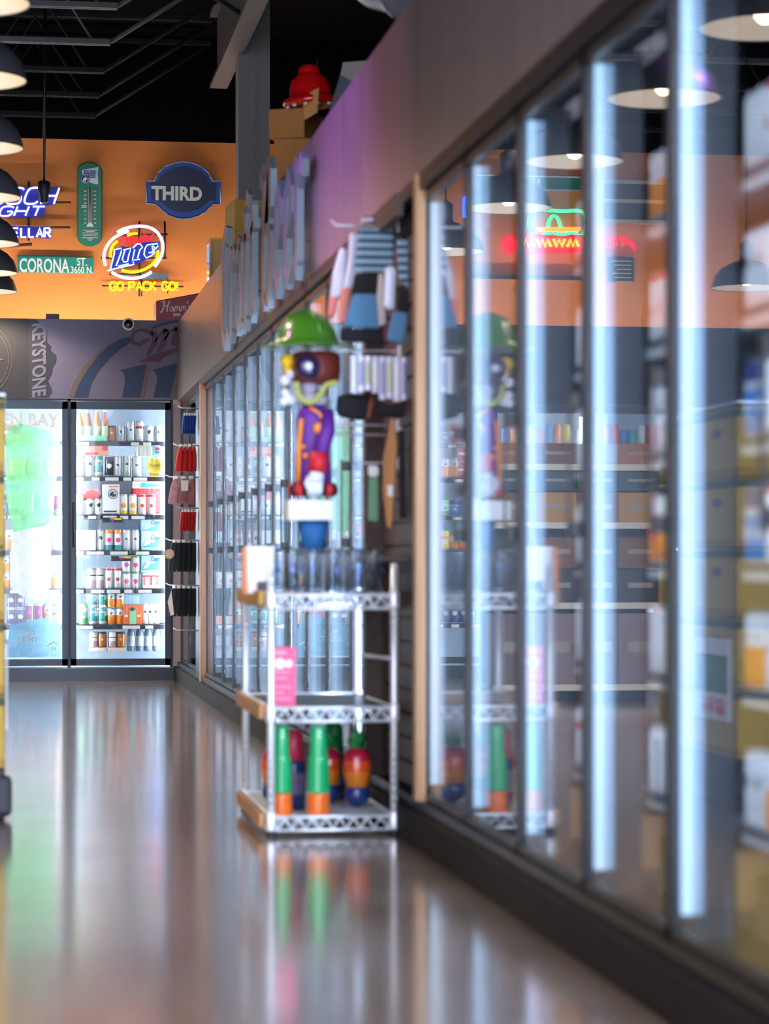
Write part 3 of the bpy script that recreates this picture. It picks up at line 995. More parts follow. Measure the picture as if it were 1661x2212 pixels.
W1 = (0.86, 0.88, 0.9); RED = (0.72, 0.03, 0.05); PNK = (0.85, 0.06, 0.3); ORG = (0.95, 0.30, 0.03); TEAL = (0.05, 0.42, 0.40)
GRN = (0.10, 0.5, 0.12); NVY = (0.02, 0.05, 0.22); BLU = (0.05, 0.28, 0.7); SIL = (0.55, 0.6, 0.66); BLK = (0.02, 0.02, 0.025); YEL = (0.95, 0.72, 0.03); AMB = (0.40, 0.12, 0.02); CRM = (0.8, 0.66, 0.5); MAU = (0.6, 0.36, 0.42)
DES = {   # name: (label words, stops, logo, metallic)
    'white': ('plain white can', [(0, SIL), (0.06, W1), (0.92, SIL)], None),
    'whiteblack': ('white can with a black mark', [(0, SIL), (0.06, W1), (0.92, SIL)], (BLK, 0.6, 0.014)),
    'whitered': ('white can with a red top and mark', [(0, SIL), (0.06, W1), (0.86, RED)], (RED, 0.45, 0.014)),
    'whitepink': ('white can with a pink mark', [(0, SIL), (0.06, W1), (0.9, GRN)], (PNK, 0.45, 0.018)),
    'orangepink': ('orange, white and teal can with a pink mark', [(0, SIL), (0.06, TEAL), (0.26, W1), (0.8, ORG)], (PNK, 0.5, 0.018)),
    'silver': ('silver can', [(0, SIL), (0.1, (0.66, 0.68, 0.74)), (0.9, SIL)], (NVY, 0.55, 0.01)),
    'silverred': ('silver can with a red stripe', [(0, SIL), (0.1, W1), (0.62, RED), (0.74, W1), (0.92, SIL)], None),
    'teal': ('teal and white can', [(0, SIL), (0.06, W1), (0.2, TEAL), (0.52, W1), (0.8, TEAL)], (TEAL, 0.6, 0.016)),
    'green': ('green and white can', [(0, SIL), (0.06, GRN), (0.3, W1), (0.75, (0.3, 0.75, 0.3))], (GRN, 0.5, 0.016)),
    'orangewhite': ('orange can with a white upper half', [(0, SIL), (0.06, ORG), (0.56, W1), (0.92, SIL)], (NVY, 0.68, 0.009)),
    'flame': ('white can with yellow and orange flames', [(0, SIL), (0.06, YEL), (0.2, W1), (0.92, SIL)], (ORG, 0.45, 0.02)),
    'mauve': ('mauve can with dark lettering', [(0, SIL), (0.06, MAU), (0.4, W1), (0.6, BLK), (0.66, W1), (0.9, CRM)], None),
    'amber': ('dark amber can', [(0, BLK), (0.05, AMB), (0.85, BLK)], (ORG, 0.5, 0.01)),
    'blue': ('blue can with a silver band', [(0, SIL), (0.06, BLU), (0.6, SIL), (0.7, NVY)], (W1, 0.4, 0.014)),
    'navy': ('navy can with a cream mark', [(0, SIL), (0.06, NVY), (0.92, SIL)], (CRM, 0.5, 0.018)),
    'yellow': ('yellow can with an orange band', [(0, SIL), (0.06, YEL), (0.55, ORG), (0.7, YEL)], (W1, 0.4, 0.014)),
    'red': ('red can with a white band', [(0, SIL), (0.06, RED), (0.45, W1), (0.6, RED)], (NVY, 0.3, 0.012)),
    'purple': ('purple and green can', [(0, SIL), (0.06, GRN), (0.25, (0.3, 0.02, 0.22)), (0.9, W1)], (PNK, 0.6, 0.012)),
    'black': ('black can with a white mark', [(0, SIL), (0.06, BLK), (0.92, SIL)], (W1, 0.5, 0.018)),
    'glass': ('pale clear can', [(0, SIL), (0.06, (0.5, 0.56, 0.58)), (0.9, SIL)], (BLK, 0.6, 0.01)),
}
SIZES = {'s': (0.033, 0.122, 'short '), 't': (0.033, 0.157, 'tall '), 'l': (0.029, 0.155, 'slim ')}
CAN = {}


def can(design, size, loc, label, facing='back', group=None):
    key = (design, size)
    r, h, _ = SIZES[size]
    if key not in CAN:
        d = DES[design]
        m = bands_mat('can_' + design + '_' + size, d[1], rough=0.28, metal=0.25, length=h, logo=d[2])
        b = MB()
        b.lathe(can_prof(r, h), (0, 0, 0), 16)
        ob = b.build('beer_can', [m, M_alu])
        for pg in ob.data.polygons:
            if pg.center.z > h * 0.955 or pg.center.z < h * 0.02:
                pg.material_index = 1
        CAN[key] = ob
    else:
        ob = CAN[key].copy(); C.objects.link(ob)
    ob.location = loc
    ob.rotation_euler = (0, 0, 0 if facing == 'back' else -math.pi / 2)
    tag(ob, label, 'can', group)
    return ob


BOT = {}


def bottle(glasscol, labcol, loc, label, group=None, h=0.235):
    key = (glasscol, labcol)
    if key not in BOT:
        b = MB()
        b.lathe([(0.026, 0), (0.0305, 0.006), (0.0305, 0.135), (0.022, 0.17), (0.0135, 0.2), (0.013, 0.226), (0.0145, 0.228), (0.0145, 0.236)], (0, 0, 0), 16)
        o = b.build('beer_bottle', mat('bottle_glass_' + str(len(BOT)), glasscol, 0.12, coat=0.5))
        b = MB(); b.lathe([(0.031, 0.04), (0.031, 0.115)], (0, 0, 0), 16, caps=False)
        b.build('label', mat('bottle_label_' + str(len(BOT)), labcol, 0.5), o)
        b = MB(); b.lathe([(0.0155, 0.222), (0.0155, 0.238)], (0, 0, 0), 12)
        b.build('cap', mat('bottle_cap_' + str(len(BOT)), labcol, 0.3, 0.5), o)
        BOT[key] = o
        o.location = loc
    else:
        o = dup(BOT[key], loc, label)
    return tag(o, label, 'bottle', group)


def beer_box(x0, x1, z0, z1, Y, m, label, dep=0.2, name='beer_box', marks=None, cat='box'):
    o = W(MB().box(x0, x1, Y, Y + dep, z0, z1), name, m, bevel=0.003)
    tag(o, label, cat)
    if marks:
        for i, (nm, f, mm) in enumerate(marks):
            b = MB(); f(b, Y - 0.001)
            W(b, nm, mm, o)
    return o


# ---- shelves in the far coolers: z of each shelf top
YP = YC + 0.17
ZS = [px(200, y, YP)[2] for y in (953, 1029, 1112, 1189, 1271.5, 1349)]
ZFL = px(200, 1408, YP)[2]
M_shelf = mat('shelf_wire', srgb(70, 78, 90), 0.4, 0.5)
M_rail = mat('black_price_rail', srgb(26, 26, 34), 0.4)
M_tag = mat('price_tag', (0.85, 0.85, 0.86), 0.5)
BN = ['right-hand far door', 'second far door', 'third far door', 'fourth far door', 'fifth far door']
for k, (x0, x1, o, g) in enumerate(bays):
    for j, z in enumerate(ZS):
        s = empty('cooler_shelf', f'{ORD[j]} shelf from the top behind the {BN[k]}', 'shelf', ((x0 + x1) / 2, YC + 0.4, z - 0.03))
        b = MB()
        b.box(x0 + 0.03, x1 - 0.03, YC + 0.16, YC + 0.6, z - 0.006, z)
        W(b, 'deck', M_shelf, s)
        W(MB().box(x0 + 0.03, x1 - 0.03, YC + 0.148, YC + 0.156, z - 0.036, z - 0.004), 'price_rail', M_rail, s)
        b = MB()
        xx = x0 + 0.05
        rr = random.Random(k * 10 + j)
        while xx < x1 - 0.15:
            wd = rr.choice([0.06, 0.1, 0.13])
            if rr.random() < 0.8:
                b.box(xx, xx + wd, YC + 0.144, YC + 0.148, z - 0.033, z - 0.008)
            xx += wd + rr.uniform(0.015, 0.07)
        W(b, 'price_tags', M_tag, s)['kind'] = 'stuff'


def row(k, zi, items, zoff=0.0):
    """items: (photo x, design, size[, stack])"""
    z = (ZS + [ZFL])[zi]
    items = sorted(items)
    for n, it in enumerate(items):
        x = px(it[0], 1000, YP + 0.03)[0]
        st = it[3] if len(it) > 3 else 1
        for q in range(st):
            h = SIZES[it[2]][1]
            where = 'floor' if zi == 6 else ORD[zi] + ' shelf'
            lb = f'{SIZES[it[2]][2]}{DES[it[1]][0]}, {where}, {BN[k]}, {ORD[n]} from its left' + (', upper' if q else '')
            lb = ' '.join(lb.split()[:16])
            can(it[1], it[2], (x, YP + 0.035, z + q * (h + 0.001)), lb, group=f'cans behind the {BN[k]}')


row(0, 0, [(241, 'amber', 's'), (261, 'glass', 's'), (282, 'silver', 't'), (302, 'silverred', 't'), (322, 'whiteblack', 's'), (342, 'glass', 's')])
for i, x in enumerate((171, 190, 209, 226)):
    q = px(x, 952, YP + 0.03)
    bottle((0.5, 0.12, 0.02) if i % 2 else (0.75, 0.28, 0.03), (0.55, 0.8, 0.5), (q[0], YP + 0.03, ZS[0]), f'amber bottle on the top shelf of the right-hand far door, {ORD[i]} from left', 'amber bottles on the top shelf', )
row(0, 1, [(174, 'white', 't'), (194, 'whiteblack', 't'), (213, 'teal', 't'), (236, 'black', 't'), (254, 'silver', 't'), (274, 'glass', 't'), (295, 'silver', 't')])
row(0, 2, [(172, 'white', 't'), (196, 'whiteblack', 's'), (213, 'whiteblack', 's'), (267, 'flame', 't'), (287, 'flame', 't'), (307, 'whitered', 't'), (327, 'whitered', 't')])
row(0, 3, [(217, 'whiteblack', 't'), (235, 'orangepink', 't'), (255, 'orangepink', 't'), (273, 'silver', 't'), (292, 'silver', 't')])
row(0, 4, [(197, 'mauve', 't'), (215, 'mauve', 't'), (235, 'whitered', 't'), (254, 'whitered', 't'), (273, 'whitepink', 's', 2), (293, 'whitepink', 's', 2)])
row(0, 5, [(180, 'green', 't'), (201, 'teal', 's', 2), (221, 'teal', 's', 2), (240, 'orangewhite', 's', 2), (259, 'orangewhite', 's', 2)])
row(1, 0, [(20, 'red', 's'), (38, 'purple', 's'), (118, 'whitered', 's')])
row(1, 1, [(30, 'yellow', 's'), (48, 'yellow', 's'), (66, 'black', 's'), (84, 'whiteblack', 's'), (102, 'whiteblack', 's'), (120, 'red', 's')])
row(1, 2, [(8, 'blue', 't'), (27, 'green', 't'), (46, 'green', 't'), (65, 'whiteblack', 't'), (84, 'blue', 't'), (104, 'green', 't'), (124, 'purple', 't')])
row(1, 3, [(20, 'orangewhite', 't'), (122, 'white', 't'), (-10, 'blue', 't'), (-30, 'blue', 't')])
row(1, 4, [(12, 'orangewhite', 's', 2), (32, 'whiteblack', 's', 2), (120, 'orangewhite', 't'), (-8, 'navy', 's', 2), (-28, 'navy', 's', 2), (-48, 'red', 's')])
row(1, 5, [(24, 'navy', 's', 2), (44, 'navy', 's', 2), (64, 'purple', 't'), (84, 'purple', 't'), (103, 'orangewhite', 't'), (124, 'orangewhite', 't')])
rr = random.Random(5)
dl = ['yellow', 'orangewhite', 'blue', 'teal', 'red', 'navy', 'whitered', 'flame', 'green', 'yellow', 'orangepink', 'blue']
MASS = MB()
mass_cols = [(0.8, 0.6, 0.05), (0.75, 0.2, 0.03), (0.05, 0.25, 0.65), (0.05, 0.4, 0.38), (0.65, 0.03, 0.05), (0.8, 0.82, 0.85), (0.1, 0.5, 0.15)]
for k in (2, 3, 4):
    for zi in range(6):
        its = []
        xc = 158 - k * 220 + 14
        d = rr.choice(dl); n = 0
        while xc < 158 - k * 220 + 200:
            if n <= 0:
                d = rr.choice(dl); n = rr.choice([2, 2, 3, 4]); sz = rr.choice('sst')
                st = 2 if sz == 's' and rr.random() < 0.35 and zi > 0 else 1
            its.append((xc, d, sz, st)); n -= 1
            xc += 20.5
        if k == 2:
            row(k, zi, its)
        else:
            for (xp, d, sz, st) in its:
                MASS.mi = rr.randrange(7)
                for q_ in range(st):
                    r_, h_, _ = SIZES[sz]
                    MASS.lathe(can_prof(r_, h_), (px(xp, 1000, YP + 0.03)[0], YP + 0.035, (ZS + [ZFL])[zi] + q_ * (h_ + 0.001)), 10)
o = W(MASS, 'cans_in_rows', [mat('mass_can_' + str(i), c_, 0.3, 0.2) for i, c_ in enumerate(mass_cols)])
tag(o, 'rows of mixed cans behind the fourth and fifth far doors, mirrored in the glass', 'cans', kind='stuff')

# boxes and other stock behind the right-hand far door


def pxbox(xa, ya, xb, yb, m, label, Y=YP, dep=0.2, marks=None, name='beer_box', cat='box'):
    p0_ = px(xa, yb, Y); p1_ = px(xb, ya, Y)
    return beer_box(p0_[0], p1_[0], p0_[2], p1_[2], Y, m, label, dep, name, marks, cat), p0_, p1_


def txt(s, xa, ya, xb, yb, Y, bold=0.02, shear=0):
    def f(b, _):
        q0 = px(xa, yb, Y); q1 = px(xb, ya, Y)
        text_into(b, s, (q0[0], Y, q0[2]), *FB, q1[0] - q0[0], q1[2] - q0[2], 0, 0.0015, bold=bold, shear=shear)
    return f


def pxpoly(pts, Y):
    def f(b, _):
        b.prism([(px(x, y, Y)[0], px(x, y, Y)[2]) for x, y in pts], (0, Y, 0), *FB, 0, 0.0015)
    return f


M_redc = mat('red_carton', (0.75, 0.03, 0.04), 0.5)
M_bluec = mat('blue_print', (0.06, 0.3, 0.75), 0.5)
M_sky = mat('pale_blue_carton', (0.4, 0.66, 0.9), 0.5)
M_grnc = mat('green_carton', (0.25, 0.7, 0.42), 0.5)
M_orgc = mat('orange_carton', (0.9, 0.18, 0.04), 0.5)
M_wcar = mat('white_carton', (0.85, 0.87, 0.9), 0.5)
M_blkc = mat('black_print', (0.03, 0.035, 0.05), 0.5)
M_pk = mat('pink_print', (0.85, 0.05, 0.35), 0.5)
M_ylw = mat('yellow_print', (0.95, 0.75, 0.05), 0.5)
pxbox(164, 941, 231, 952, M_grnc, 'green bottle carrier front on the top shelf of the right-hand far door', Y=YP - 0.008, dep=0.006, name='bottle_carrier')
pxbox(183, 962, 234, 984, mat('salmon_carton', (0.85, 0.3, 0.2), 0.5), 'salmon carton under the amber bottles of the right-hand far door', Y=YC + 0.162, dep=0.01, name='shelf_sign', cat='sign',
      marks=[('stripe', pxpoly([(183, 978), (212, 977), (212, 982), (183, 983)], YC + 0.16), M_redc), ('round_mark', pxpoly(arc(227, 968, 6, 6, 0, 360, 12)[:-1], YC + 0.16), M_redc)])
pxbox(298, 962, 327, 986, mat('yellow_white_card', (0.85, 0.8, 0.4), 0.5), 'yellow bordered card hanging under the top shelf', Y=YC + 0.14, dep=0.004, name='shelf_sign', cat='sign', marks=[('panel', pxpoly([(302, 965), (322, 965), (322, 982), (302, 982)], YC + 0.139), M_wcar)])
pxbox(329, 962, 346, 984, M_sky, 'small blue card with a round red and white mark under the top shelf', Y=YC + 0.14, dep=0.004, name='shelf_sign', cat='sign',
      marks=[('round_mark', pxpoly(arc(340, 972, 5, 6, 0, 180, 10), YC + 0.139), M_redc), ('round_mark', pxpoly(arc(340, 974, 5, 6, 180, 360, 10), YC + 0.139), M_bluec)])
o, a_, b_ = pxbox(180, 1055, 214, 1078, mat('pale_red_carton', (0.8, 0.14, 0.14), 0.5), 'pale red carton behind the short cans on the third shelf', Y=YP + 0.12)
o, a_, b_ = pxbox(222, 1046, 258, 1110, M_wcar, 'white carton with a round wave mark on the third shelf',
                  marks=[('top_line', pxpoly([(235, 1050), (256, 1050), (256, 1052), (235, 1052)], YP - 0.001), M_orgc),
                         ('bottom_stripe', pxpoly([(224, 1103), (252, 1103), (252, 1106), (224, 1106)], YP - 0.001), M_blkc)])
b = MB()
q = px(244, 1067, YP - 0.002)
b.tube([(q[0] + 0.036 * math.cos(t * math.pi / 12), q[1], q[2] + 0.036 * math.sin(t * math.pi / 12)) for t in range(24)], 0.0018, 4, closed=True)
b.prism([(-0.028, -0.01), (-0.01, 0.016), (0.014, 0.02), (0.0, 0.008), (0.006, -0.004), (0.026, 0.0), (0.02, -0.016), (0.0, -0.022)], q, *FB, 0, 0.001)
W(b, 'wave_mark', M_blkc, o)
o, a_, b_ = pxbox(286, 1054, 346, 1108, M_redc, 'red carton with a white and blue top standing behind red and white cans', Y=YP + 0.12,
                  marks=[('top_band', pxpoly([(286, 1040), (346, 1040), (346, 1055), (286, 1055)], YP + 0.119), M_wcar), ('lettering', pxpoly([(304, 1043), (343, 1046), (343, 1053), (302, 1053)], YP + 0.117), M_bluec),
                         ('lettering', txt('BEER', 304, 1058, 330, 1066, YP + 0.119), mat('dark_red_print', (0.3, 0.01, 0.02), 0.5))][:2])
o, a_, b_ = pxbox(164, 1145, 207, 1189, M_wcar, 'plain white wrapped carton at left of the fourth shelf')
for j, (ya, yb, zi) in enumerate(((1120, 1153, 3), (1153, 1188, 3), (1199, 1237, 4))):
    o, a_, b_ = pxbox(305, ya, 346, yb, M_sky, f'blue and white mountain beer carton at the right end, {["upper one on the fourth shelf", "lower one on the fourth shelf", "on the fifth shelf"][j]}', Y=YP + 0.01,
                      marks=[('mountain', pxpoly([(307, yb - 6), (322, ya + 14), (330, ya + 20), (345, ya + 4), (345, yb - 6)], YP + 0.009), M_bluec),
                             ('peak', pxpoly([(309, yb - 8), (318, ya + 14), (326, ya + 18), (318, yb - 10)], YP + 0.0075), M_wcar),
                             ('lettering', txt('Coors' if j == 1 else 'Coors', 326, ya + 3, 345.5, ya + 13, YP + 0.0065, shear=0.3), mat('blue_script', (0.01, 0.06, 0.35), 0.5))])
o, a_, b_ = pxbox(308, 1238, 345, 1271, M_wcar, 'white and red four pack carton at right of the fifth shelf',
                  marks=[('red_lines', pxpoly([(308, 1243), (345, 1243), (345, 1246), (308, 1246)], YP - 0.001), M_redc), ('red_line', pxpoly([(311, 1246), (313, 1246), (313, 1264), (311, 1264)], YP - 0.001), M_redc), ('red_line', pxpoly([(325, 1246), (328, 1246), (328, 1264), (325, 1264)], YP - 0.001), M_redc), ('red_line', pxpoly([(339, 1246), (341, 1246), (341, 1264), (339, 1264)], YP - 0.001), M_redc)])
o, a_, b_ = pxbox(267, 1307, 306, 1349, M_orgc, 'orange carton with a dark mark on the sixth shelf',
                  marks=[('label_arch', pxpoly([(280, 1348)] + arc(287, 1322, 7, 9, 180, 0, 8) + [(294, 1348)], YP - 0.001), M_grnc), ('dark_mark', pxpoly(arc(286, 1316, 6, 4, 0, 360, 10)[:-1], YP - 0.003), M_blkc),
                         ('white_tab', pxpoly([(269, 1328), (276, 1328), (276, 1333), (269, 1333)], YP - 0.001), M_wcar), ('white_tab', pxpoly([(296, 1328), (303, 1328), (303, 1333), (296, 1333)], YP - 0.001), M_wcar)])
pxbox(262, 1284, 300, 1306, M_sky, 'blue and white carton above the orange carton', Y=YP + 0.03)
for j, x in enumerate((314, 325, 337)):
    q = px(x, 1349, YP + 0.06)
    can('glass', 't', (q[0], YP + 0.1, ZS[5]), f'grey can in the shade at right of the sixth shelf, {ORD[j]} from left', group='grey cans at right of the sixth shelf')
M_four = mat('four_pack_shrink', (0.75, 0.62, 0.5), 0.3)
for j, (xa, xb) in enumerate(((193, 230), (233, 271))):
    o, a_, b_ = pxbox(xa, 1399, xb, 1408, M_four, f'cream bottomed four pack tray on the cooler floor, {["left", "right"][j]} one of two', dep=0.14, name='four_pack_tray', cat='tray')
    for i in range(2):
        xc = xa + 9.5 + i * 18.5
        q = px(xc, 1400, YP + 0.035)
        can('amber' if i else 'mauve', 's', (q[0], YP + 0.04, b_[2] - 0.0), f'dark can standing in the {["left", "right"][j]} four pack tray, {ORD[i]} from left', group='dark cans in four pack trays')
for j, x in enumerate((283, 302, 320, 338)):
    q = px(x, 1400, YP + 0.1)
    bottle((0.12, 0.16, 0.22), (0.35, 0.42, 0.5), (q[0], YP + 0.1, ZFL), f'grey glass bottle on the cooler floor at right, {ORD[j]} from left', 'grey bottles on the cooler floor')
# purple, yellow and black shelf talkers
for j, (x, y) in enumerate(((243, 1119), (262, 1202))):
    pxbox(x - 22, y - 1, x + 22, y + 10, M_blkc, f'black, yellow and purple shelf tag under the {["third", "fourth"][j]} shelf', Y=YC + 0.135, dep=0.004, name='shelf_talker', cat='sign',
          marks=[('yellow_patch', pxpoly([(x - 5, y), (x + 21, y), (x + 19, y + 4), (x - 4, y + 4)], YC + 0.134), M_ylw), ('purple_mark', pxpoly([(x - 5, y + 2), (x + 5, y + 2), (x, y + 9)], YC + 0.132), mat('purple_print', (0.5, 0.02, 0.6), 0.5))])
# round yellow shelf sign
o, a_, b_ = pxbox(322, 1022, 345, 1029, M_ylw, 'round yellow shelf sign reading Shandy behind the right-hand far door', Y=YC + 0.12, dep=0.01, name='round_sign', cat='sign')
b = MB(); q = px(333.5, 1006, YC + 0.118)
b.lathe([(0.0001, -0.004), (0.056, -0.004), (0.056, 0.004), (0.0001, 0.004)], (q[0], q[1], q[2]), 28, axis='Y')
W(b, 'disc', M_ylw, o)
b = MB(); q0 = px(321, 1011, YC + 0.112); q1 = px(346, 1001, YC + 0.112)
text_into(b, 'Shandy', (q0[0], q0[1], q0[2]), *FB, q1[0] - q0[0], q1[2] - q0[2], 0, 0.0015, bold=0.02)
W(b, 'lettering', mat('ochre_print', (0.62, 0.38, 0.01), 0.5), o)
# second far door: posters and boxes seen beside the decals
pxbox(22, 938, 58, 955, mat('checked_carton', (0.75, 0.4, 0.35), 0.5), 'checked carton on the top shelf of the second far door', marks=[('yellow_v', pxpoly([(22, 938), (58, 938), (40, 950)], YP - 0.001), M_ylw)])
pxbox(-45, 1130, -10, 1160, M_redc, 'red carton on the fourth shelf of the second far door')
o, a_, b_ = pxbox(8, 1058, 60, 1046, M_bluec, 'blue shelf strip under the second shelf of the second far door', Y=YC + 0.14, dep=0.003, name='shelf_strip', cat='sign')

# ------------------------------------------------------------------ tall cans in the near aisle coolers, in the last columns before each upright
ZN = [0.363, 0.63, 0.875, 1.12, 1.37, 1.64]
ndl = ['white', 'silver', 'whiteblack', 'whitered', 'silver', 'white', 'orangewhite', 'blue', 'white', 'silverred']
NL = ['outermost near cooler', 'cooler at the right picture edge', 'second cooler from the right edge', 'cooler behind the neon reflection', 'cooler behind the hat reflection', 'cooler beside the wooden post']
rr = random.Random(21)
for i in range(1, 6):
    y1 = NEAR[i + 1]; y0_ = NEAR[i]
    for j, z in enumerate(ZN):
        s = empty('cooler_shelf', f'{ORD[j]} shelf from the bottom in the {NL[i]}', 'shelf', (WX + 0.4, (y0_ + y1) / 2, z - 0.01))
        W(MB().box(WX + 0.118, WX + 0.6, y0_ + 0.022, y1 - 0.022, z - 0.012, z - 0.002), 'deck', M_shelf, s)
        W(MB().box(WX + 0.13, WX + 0.15, y1 - 0.36, y1 - 0.03, z - 0.03, z - 0.002), 'price_rail', M_wp, s)
        d = rr.choice(ndl)
        for n in range(3):
            if n == 2: d = rr.choice(ndl)
            can(d, 't', (WX + 0.158, y1 - 0.07 - n * 0.07, z), f'tall can, {ORD[j]} shelf from bottom, {NL[i]}, {ORD[n]} from the upright', facing='side', group='blurred cans in the near aisle coolers')
    # carton at the bottom
    o = W(MB().box(WX + 0.15, WX + 0.4, y1 - 0.4, y1 - 0.06, 0.142, 0.27), 'floor_carton', mat('brown_floor_carton', srgb(120, 84, 50), 0.8, noise=0.12, scale=6))
    tag(o, f'brown carton on the floor of the {NL[i]}', 'box')

# ------------------------------------------------------------------ orange wall: neon and painted signs
YS = YB - 0.03


def su(x, y, Y=YS):
    q = px(x, y, Y)
    return (q[0], q[2])


def P3(pts, Y):
    return [px(x, y, Y) for x, y in pts]


def neon(name, col, es):
    return mat(name, tuple(min(1, c) for c in col), 0.4, em=col, es=es)


N_white = neon('neon_white', (0.70, 0.66, 1.0), 1.5)
N_blue = neon('neon_blue', (0.42, 0.55, 1.0), 4.5)
N_lblue = neon('neon_light_blue', (0.30, 0.62, 1.0), 1.3)
N_yel = neon('neon_yellow', (1.0, 0.66, 0.0), 0.9)
N_red = neon('neon_red', (1.0, 0.01, 0.03), 0.9)
N_grn = neon('neon_green', (0.03, 1.0, 0.30), 2.4)
M_rod = mat('black_neon_rod', (0.015, 0.015, 0.02), 0.5)
M_blueglow = mat('blue_glow_paint', (0.008, 0.015, 0.32), 0.4)  # blue glow around the neon tubes, painted as a panel behind them


def round_stroke(pts, n=4):
    """Catmull-Rom smoothing in pixel space"""
    out = []
    m = len(pts)
    for i in range(m - 1):
        p0_ = pts[max(0, i - 1)]; p1_ = pts[i]; p2_ = pts[i + 1]; p3_ = pts[min(m - 1, i + 2)]
        for k in range(n):
            t = k / n
            out.append(tuple(0.5 * (2 * p1_[a] + (p2_[a] - p0_[a]) * t + (2 * p0_[a] - 5 * p1_[a] + 4 * p2_[a] - p3_[a]) * t * t + (3 * p1_[a] - p0_[a] - 3 * p2_[a] + p3_[a]) * t ** 3) for a in (0, 1)))
    out.append(pts[-1])
    return out


def neon_part(parent, name, strokes, m, r, Y, smooth=True):
    b = MB()
    for s_ in strokes:
        s_ = round_stroke(s_) if smooth and len(s_) > 2 else s_
        b.tube(P3(s_, Y), r, 6)
    return W(b, name, m, parent)


def rods(parent, segs, Y, r=0.008):
    b = MB()
    for (x0, y0_, x1, y1_) in segs:
        b.tube([px(x0, y0_, Y), px(x1, y1_, Y)], r, 6)
    return W(b, 'mounting_frame', M_rod, parent)


# stroke font (unit box, y up) for the neon words
SF = {
    'B': [[(0, 0), (0, 1), (.6, 1), (.75, .85), (.7, .6), (.5, .52), (0, .52)], [(.5, .52), (.8, .4), (.8, .12), (.6, 0), (0, 0)]],
    'U': [[(0, 1), (0, .15), (.15, 0), (.6, 0), (.75, .15), (.75, 1)]],
    'S': [[(.75, .88), (.6, 1), (.15, 1), (0, .85), (0, .62), (.15, .5), (.6, .5), (.75, .38), (.75, .12), (.6, 0), (.12, 0), (0, .12)]],
    'C': [[(.78, .85), (.6, 1), (.2, 1), (0, .8), (0, .2), (.2, 0), (.6, 0), (.78, .15)]],
    'H': [[(0, 0), (0, 1)], [(.75, 0), (.75, 1)], [(0, .5), (.75, .5)]],
    'L': [[(0, 1), (0, 0), (.65, 0)]],
    'I': [[(0.05, 0), (0.05, 1)]],
    'G': [[(.78, .85), (.6, 1), (.2, 1), (0, .8), (0, .2), (.2, 0), (.6, 0), (.78, .18), (.78, .45), (.45, .45)]],
    'T': [[(0, 1), (.8, 1)], [(.4, 1), (.4, 0)]],
    'E': [[(.65, 1), (0, 1), (0, 0), (.65, 0)], [(0, .5), (.55, .5)]],
    'A': [[(0, 0), (.4, 1), (.8, 0)], [(.16, .36), (.64, .36)]],
    'R': [[(0, 0), (0, 1), (.6, 1), (.75, .82), (.7, .58), (.5, .5), (0, .5)], [(.4, .5), (.78, 0)]],
    'O': [[(.4, 0), (.12, .1), (0, .35), (0, .65), (.12, .9), (.4, 1), (.68, .9), (.8, .65), (.8, .35), (.68, .1), (.4, 0)]],
    'P': [[(0, 0), (0, 1), (.6, 1), (.75, .82), (.72, .55), (.5, .45), (0, .45)]],
    'K': [[(0, 0), (0, 1)], [(.7, 1), (0, .45)], [(.22, .58), (.75, 0)]],
    'N': [[(0, 0), (0, 1), (.7, 0), (.7, 1)]],
    '!': [[(0.08, 1), (0.08, .35)], [(0.08, .08), (0.08, 0.0)]],
    'W': [[(0, 1), (.2, 0), (.45, .8), (.7, 0), (.9, 1)]],
}


def stroke_text(s, xa, ya, xb, yb, slant=0.0, gap=0.28, widths=None):
    """pixel strokes of a word filling the box xa..xb, ya (top)..yb"""
    adv = [(0.1 if c == 'I' else 0.16 if c == '!' else 0.45 if c == ' ' else 0.8) for c in s]
    tot = sum(adv) + gap * (len(s) - 1)
    k = (xb - xa - slant * (yb - ya)) / tot
    out = []
    x = 0
    for c, a in zip(s, adv):
        if c != ' ':
            for st in SF[c]:
                out.append([(xa + (x + u) * k + v * slant * (yb - ya), yb - v * (yb - ya)) for u, v in st])
        x += a + gap
    return out


# blue and white neon at the left edge: BUSCH / LIGHT
o = empty('neon_sign', 'blue white neon beer sign in slanted capitals on two lines, left of thermometer', 'neon sign', px(60, 470, YS))
neon_part(o, 'neon_word', stroke_text('BUSCH', -62, 406, 130, 440, slant=0.35, gap=0.2), N_white, 0.0075, YS - 0.06)
neon_part(o, 'neon_word', stroke_text('LIGHT', -45, 446, 97, 466, slant=0.4, gap=0.2), N_white, 0.0068, YS - 0.06)
b = MB()
b.prism([su(x, y, YS - 0.03) for x, y in ((-70, 444), (-52, 404), (132, 404), (118, 442), (100, 444), (92, 468), (-56, 470))], (0, YS - 0.03, 0), *FB, 0, 0.012)
W(b, 'glow_panel', M_blueglow, o)
rods(o, [(62, 392, 62, 520), (0, 437, 153, 437), (0, 491, 152, 491)], YS - 0.015)
o = empty('neon_sign', 'small blue white neon word CELLAR under the slanted blue neon', 'neon sign', px(60, 515, YS))
neon_part(o, 'neon_word', stroke_text('CELLAR', 12, 493, 109, 512, gap=0.24), N_white, 0.0085, YS - 0.06, smooth=False)
b = MB()
b.prism([su(x, y, YS - 0.03) for x, y in ((10, 488), (112, 490), (108, 516), (84, 514), (10, 514))], (0, YS - 0.03, 0), *FB, 0, 0.012)
W(b, 'glow_panel', M_blueglow, o)
rods(o, [(0, 533, 69, 527)], YS - 0.04, 0.012)

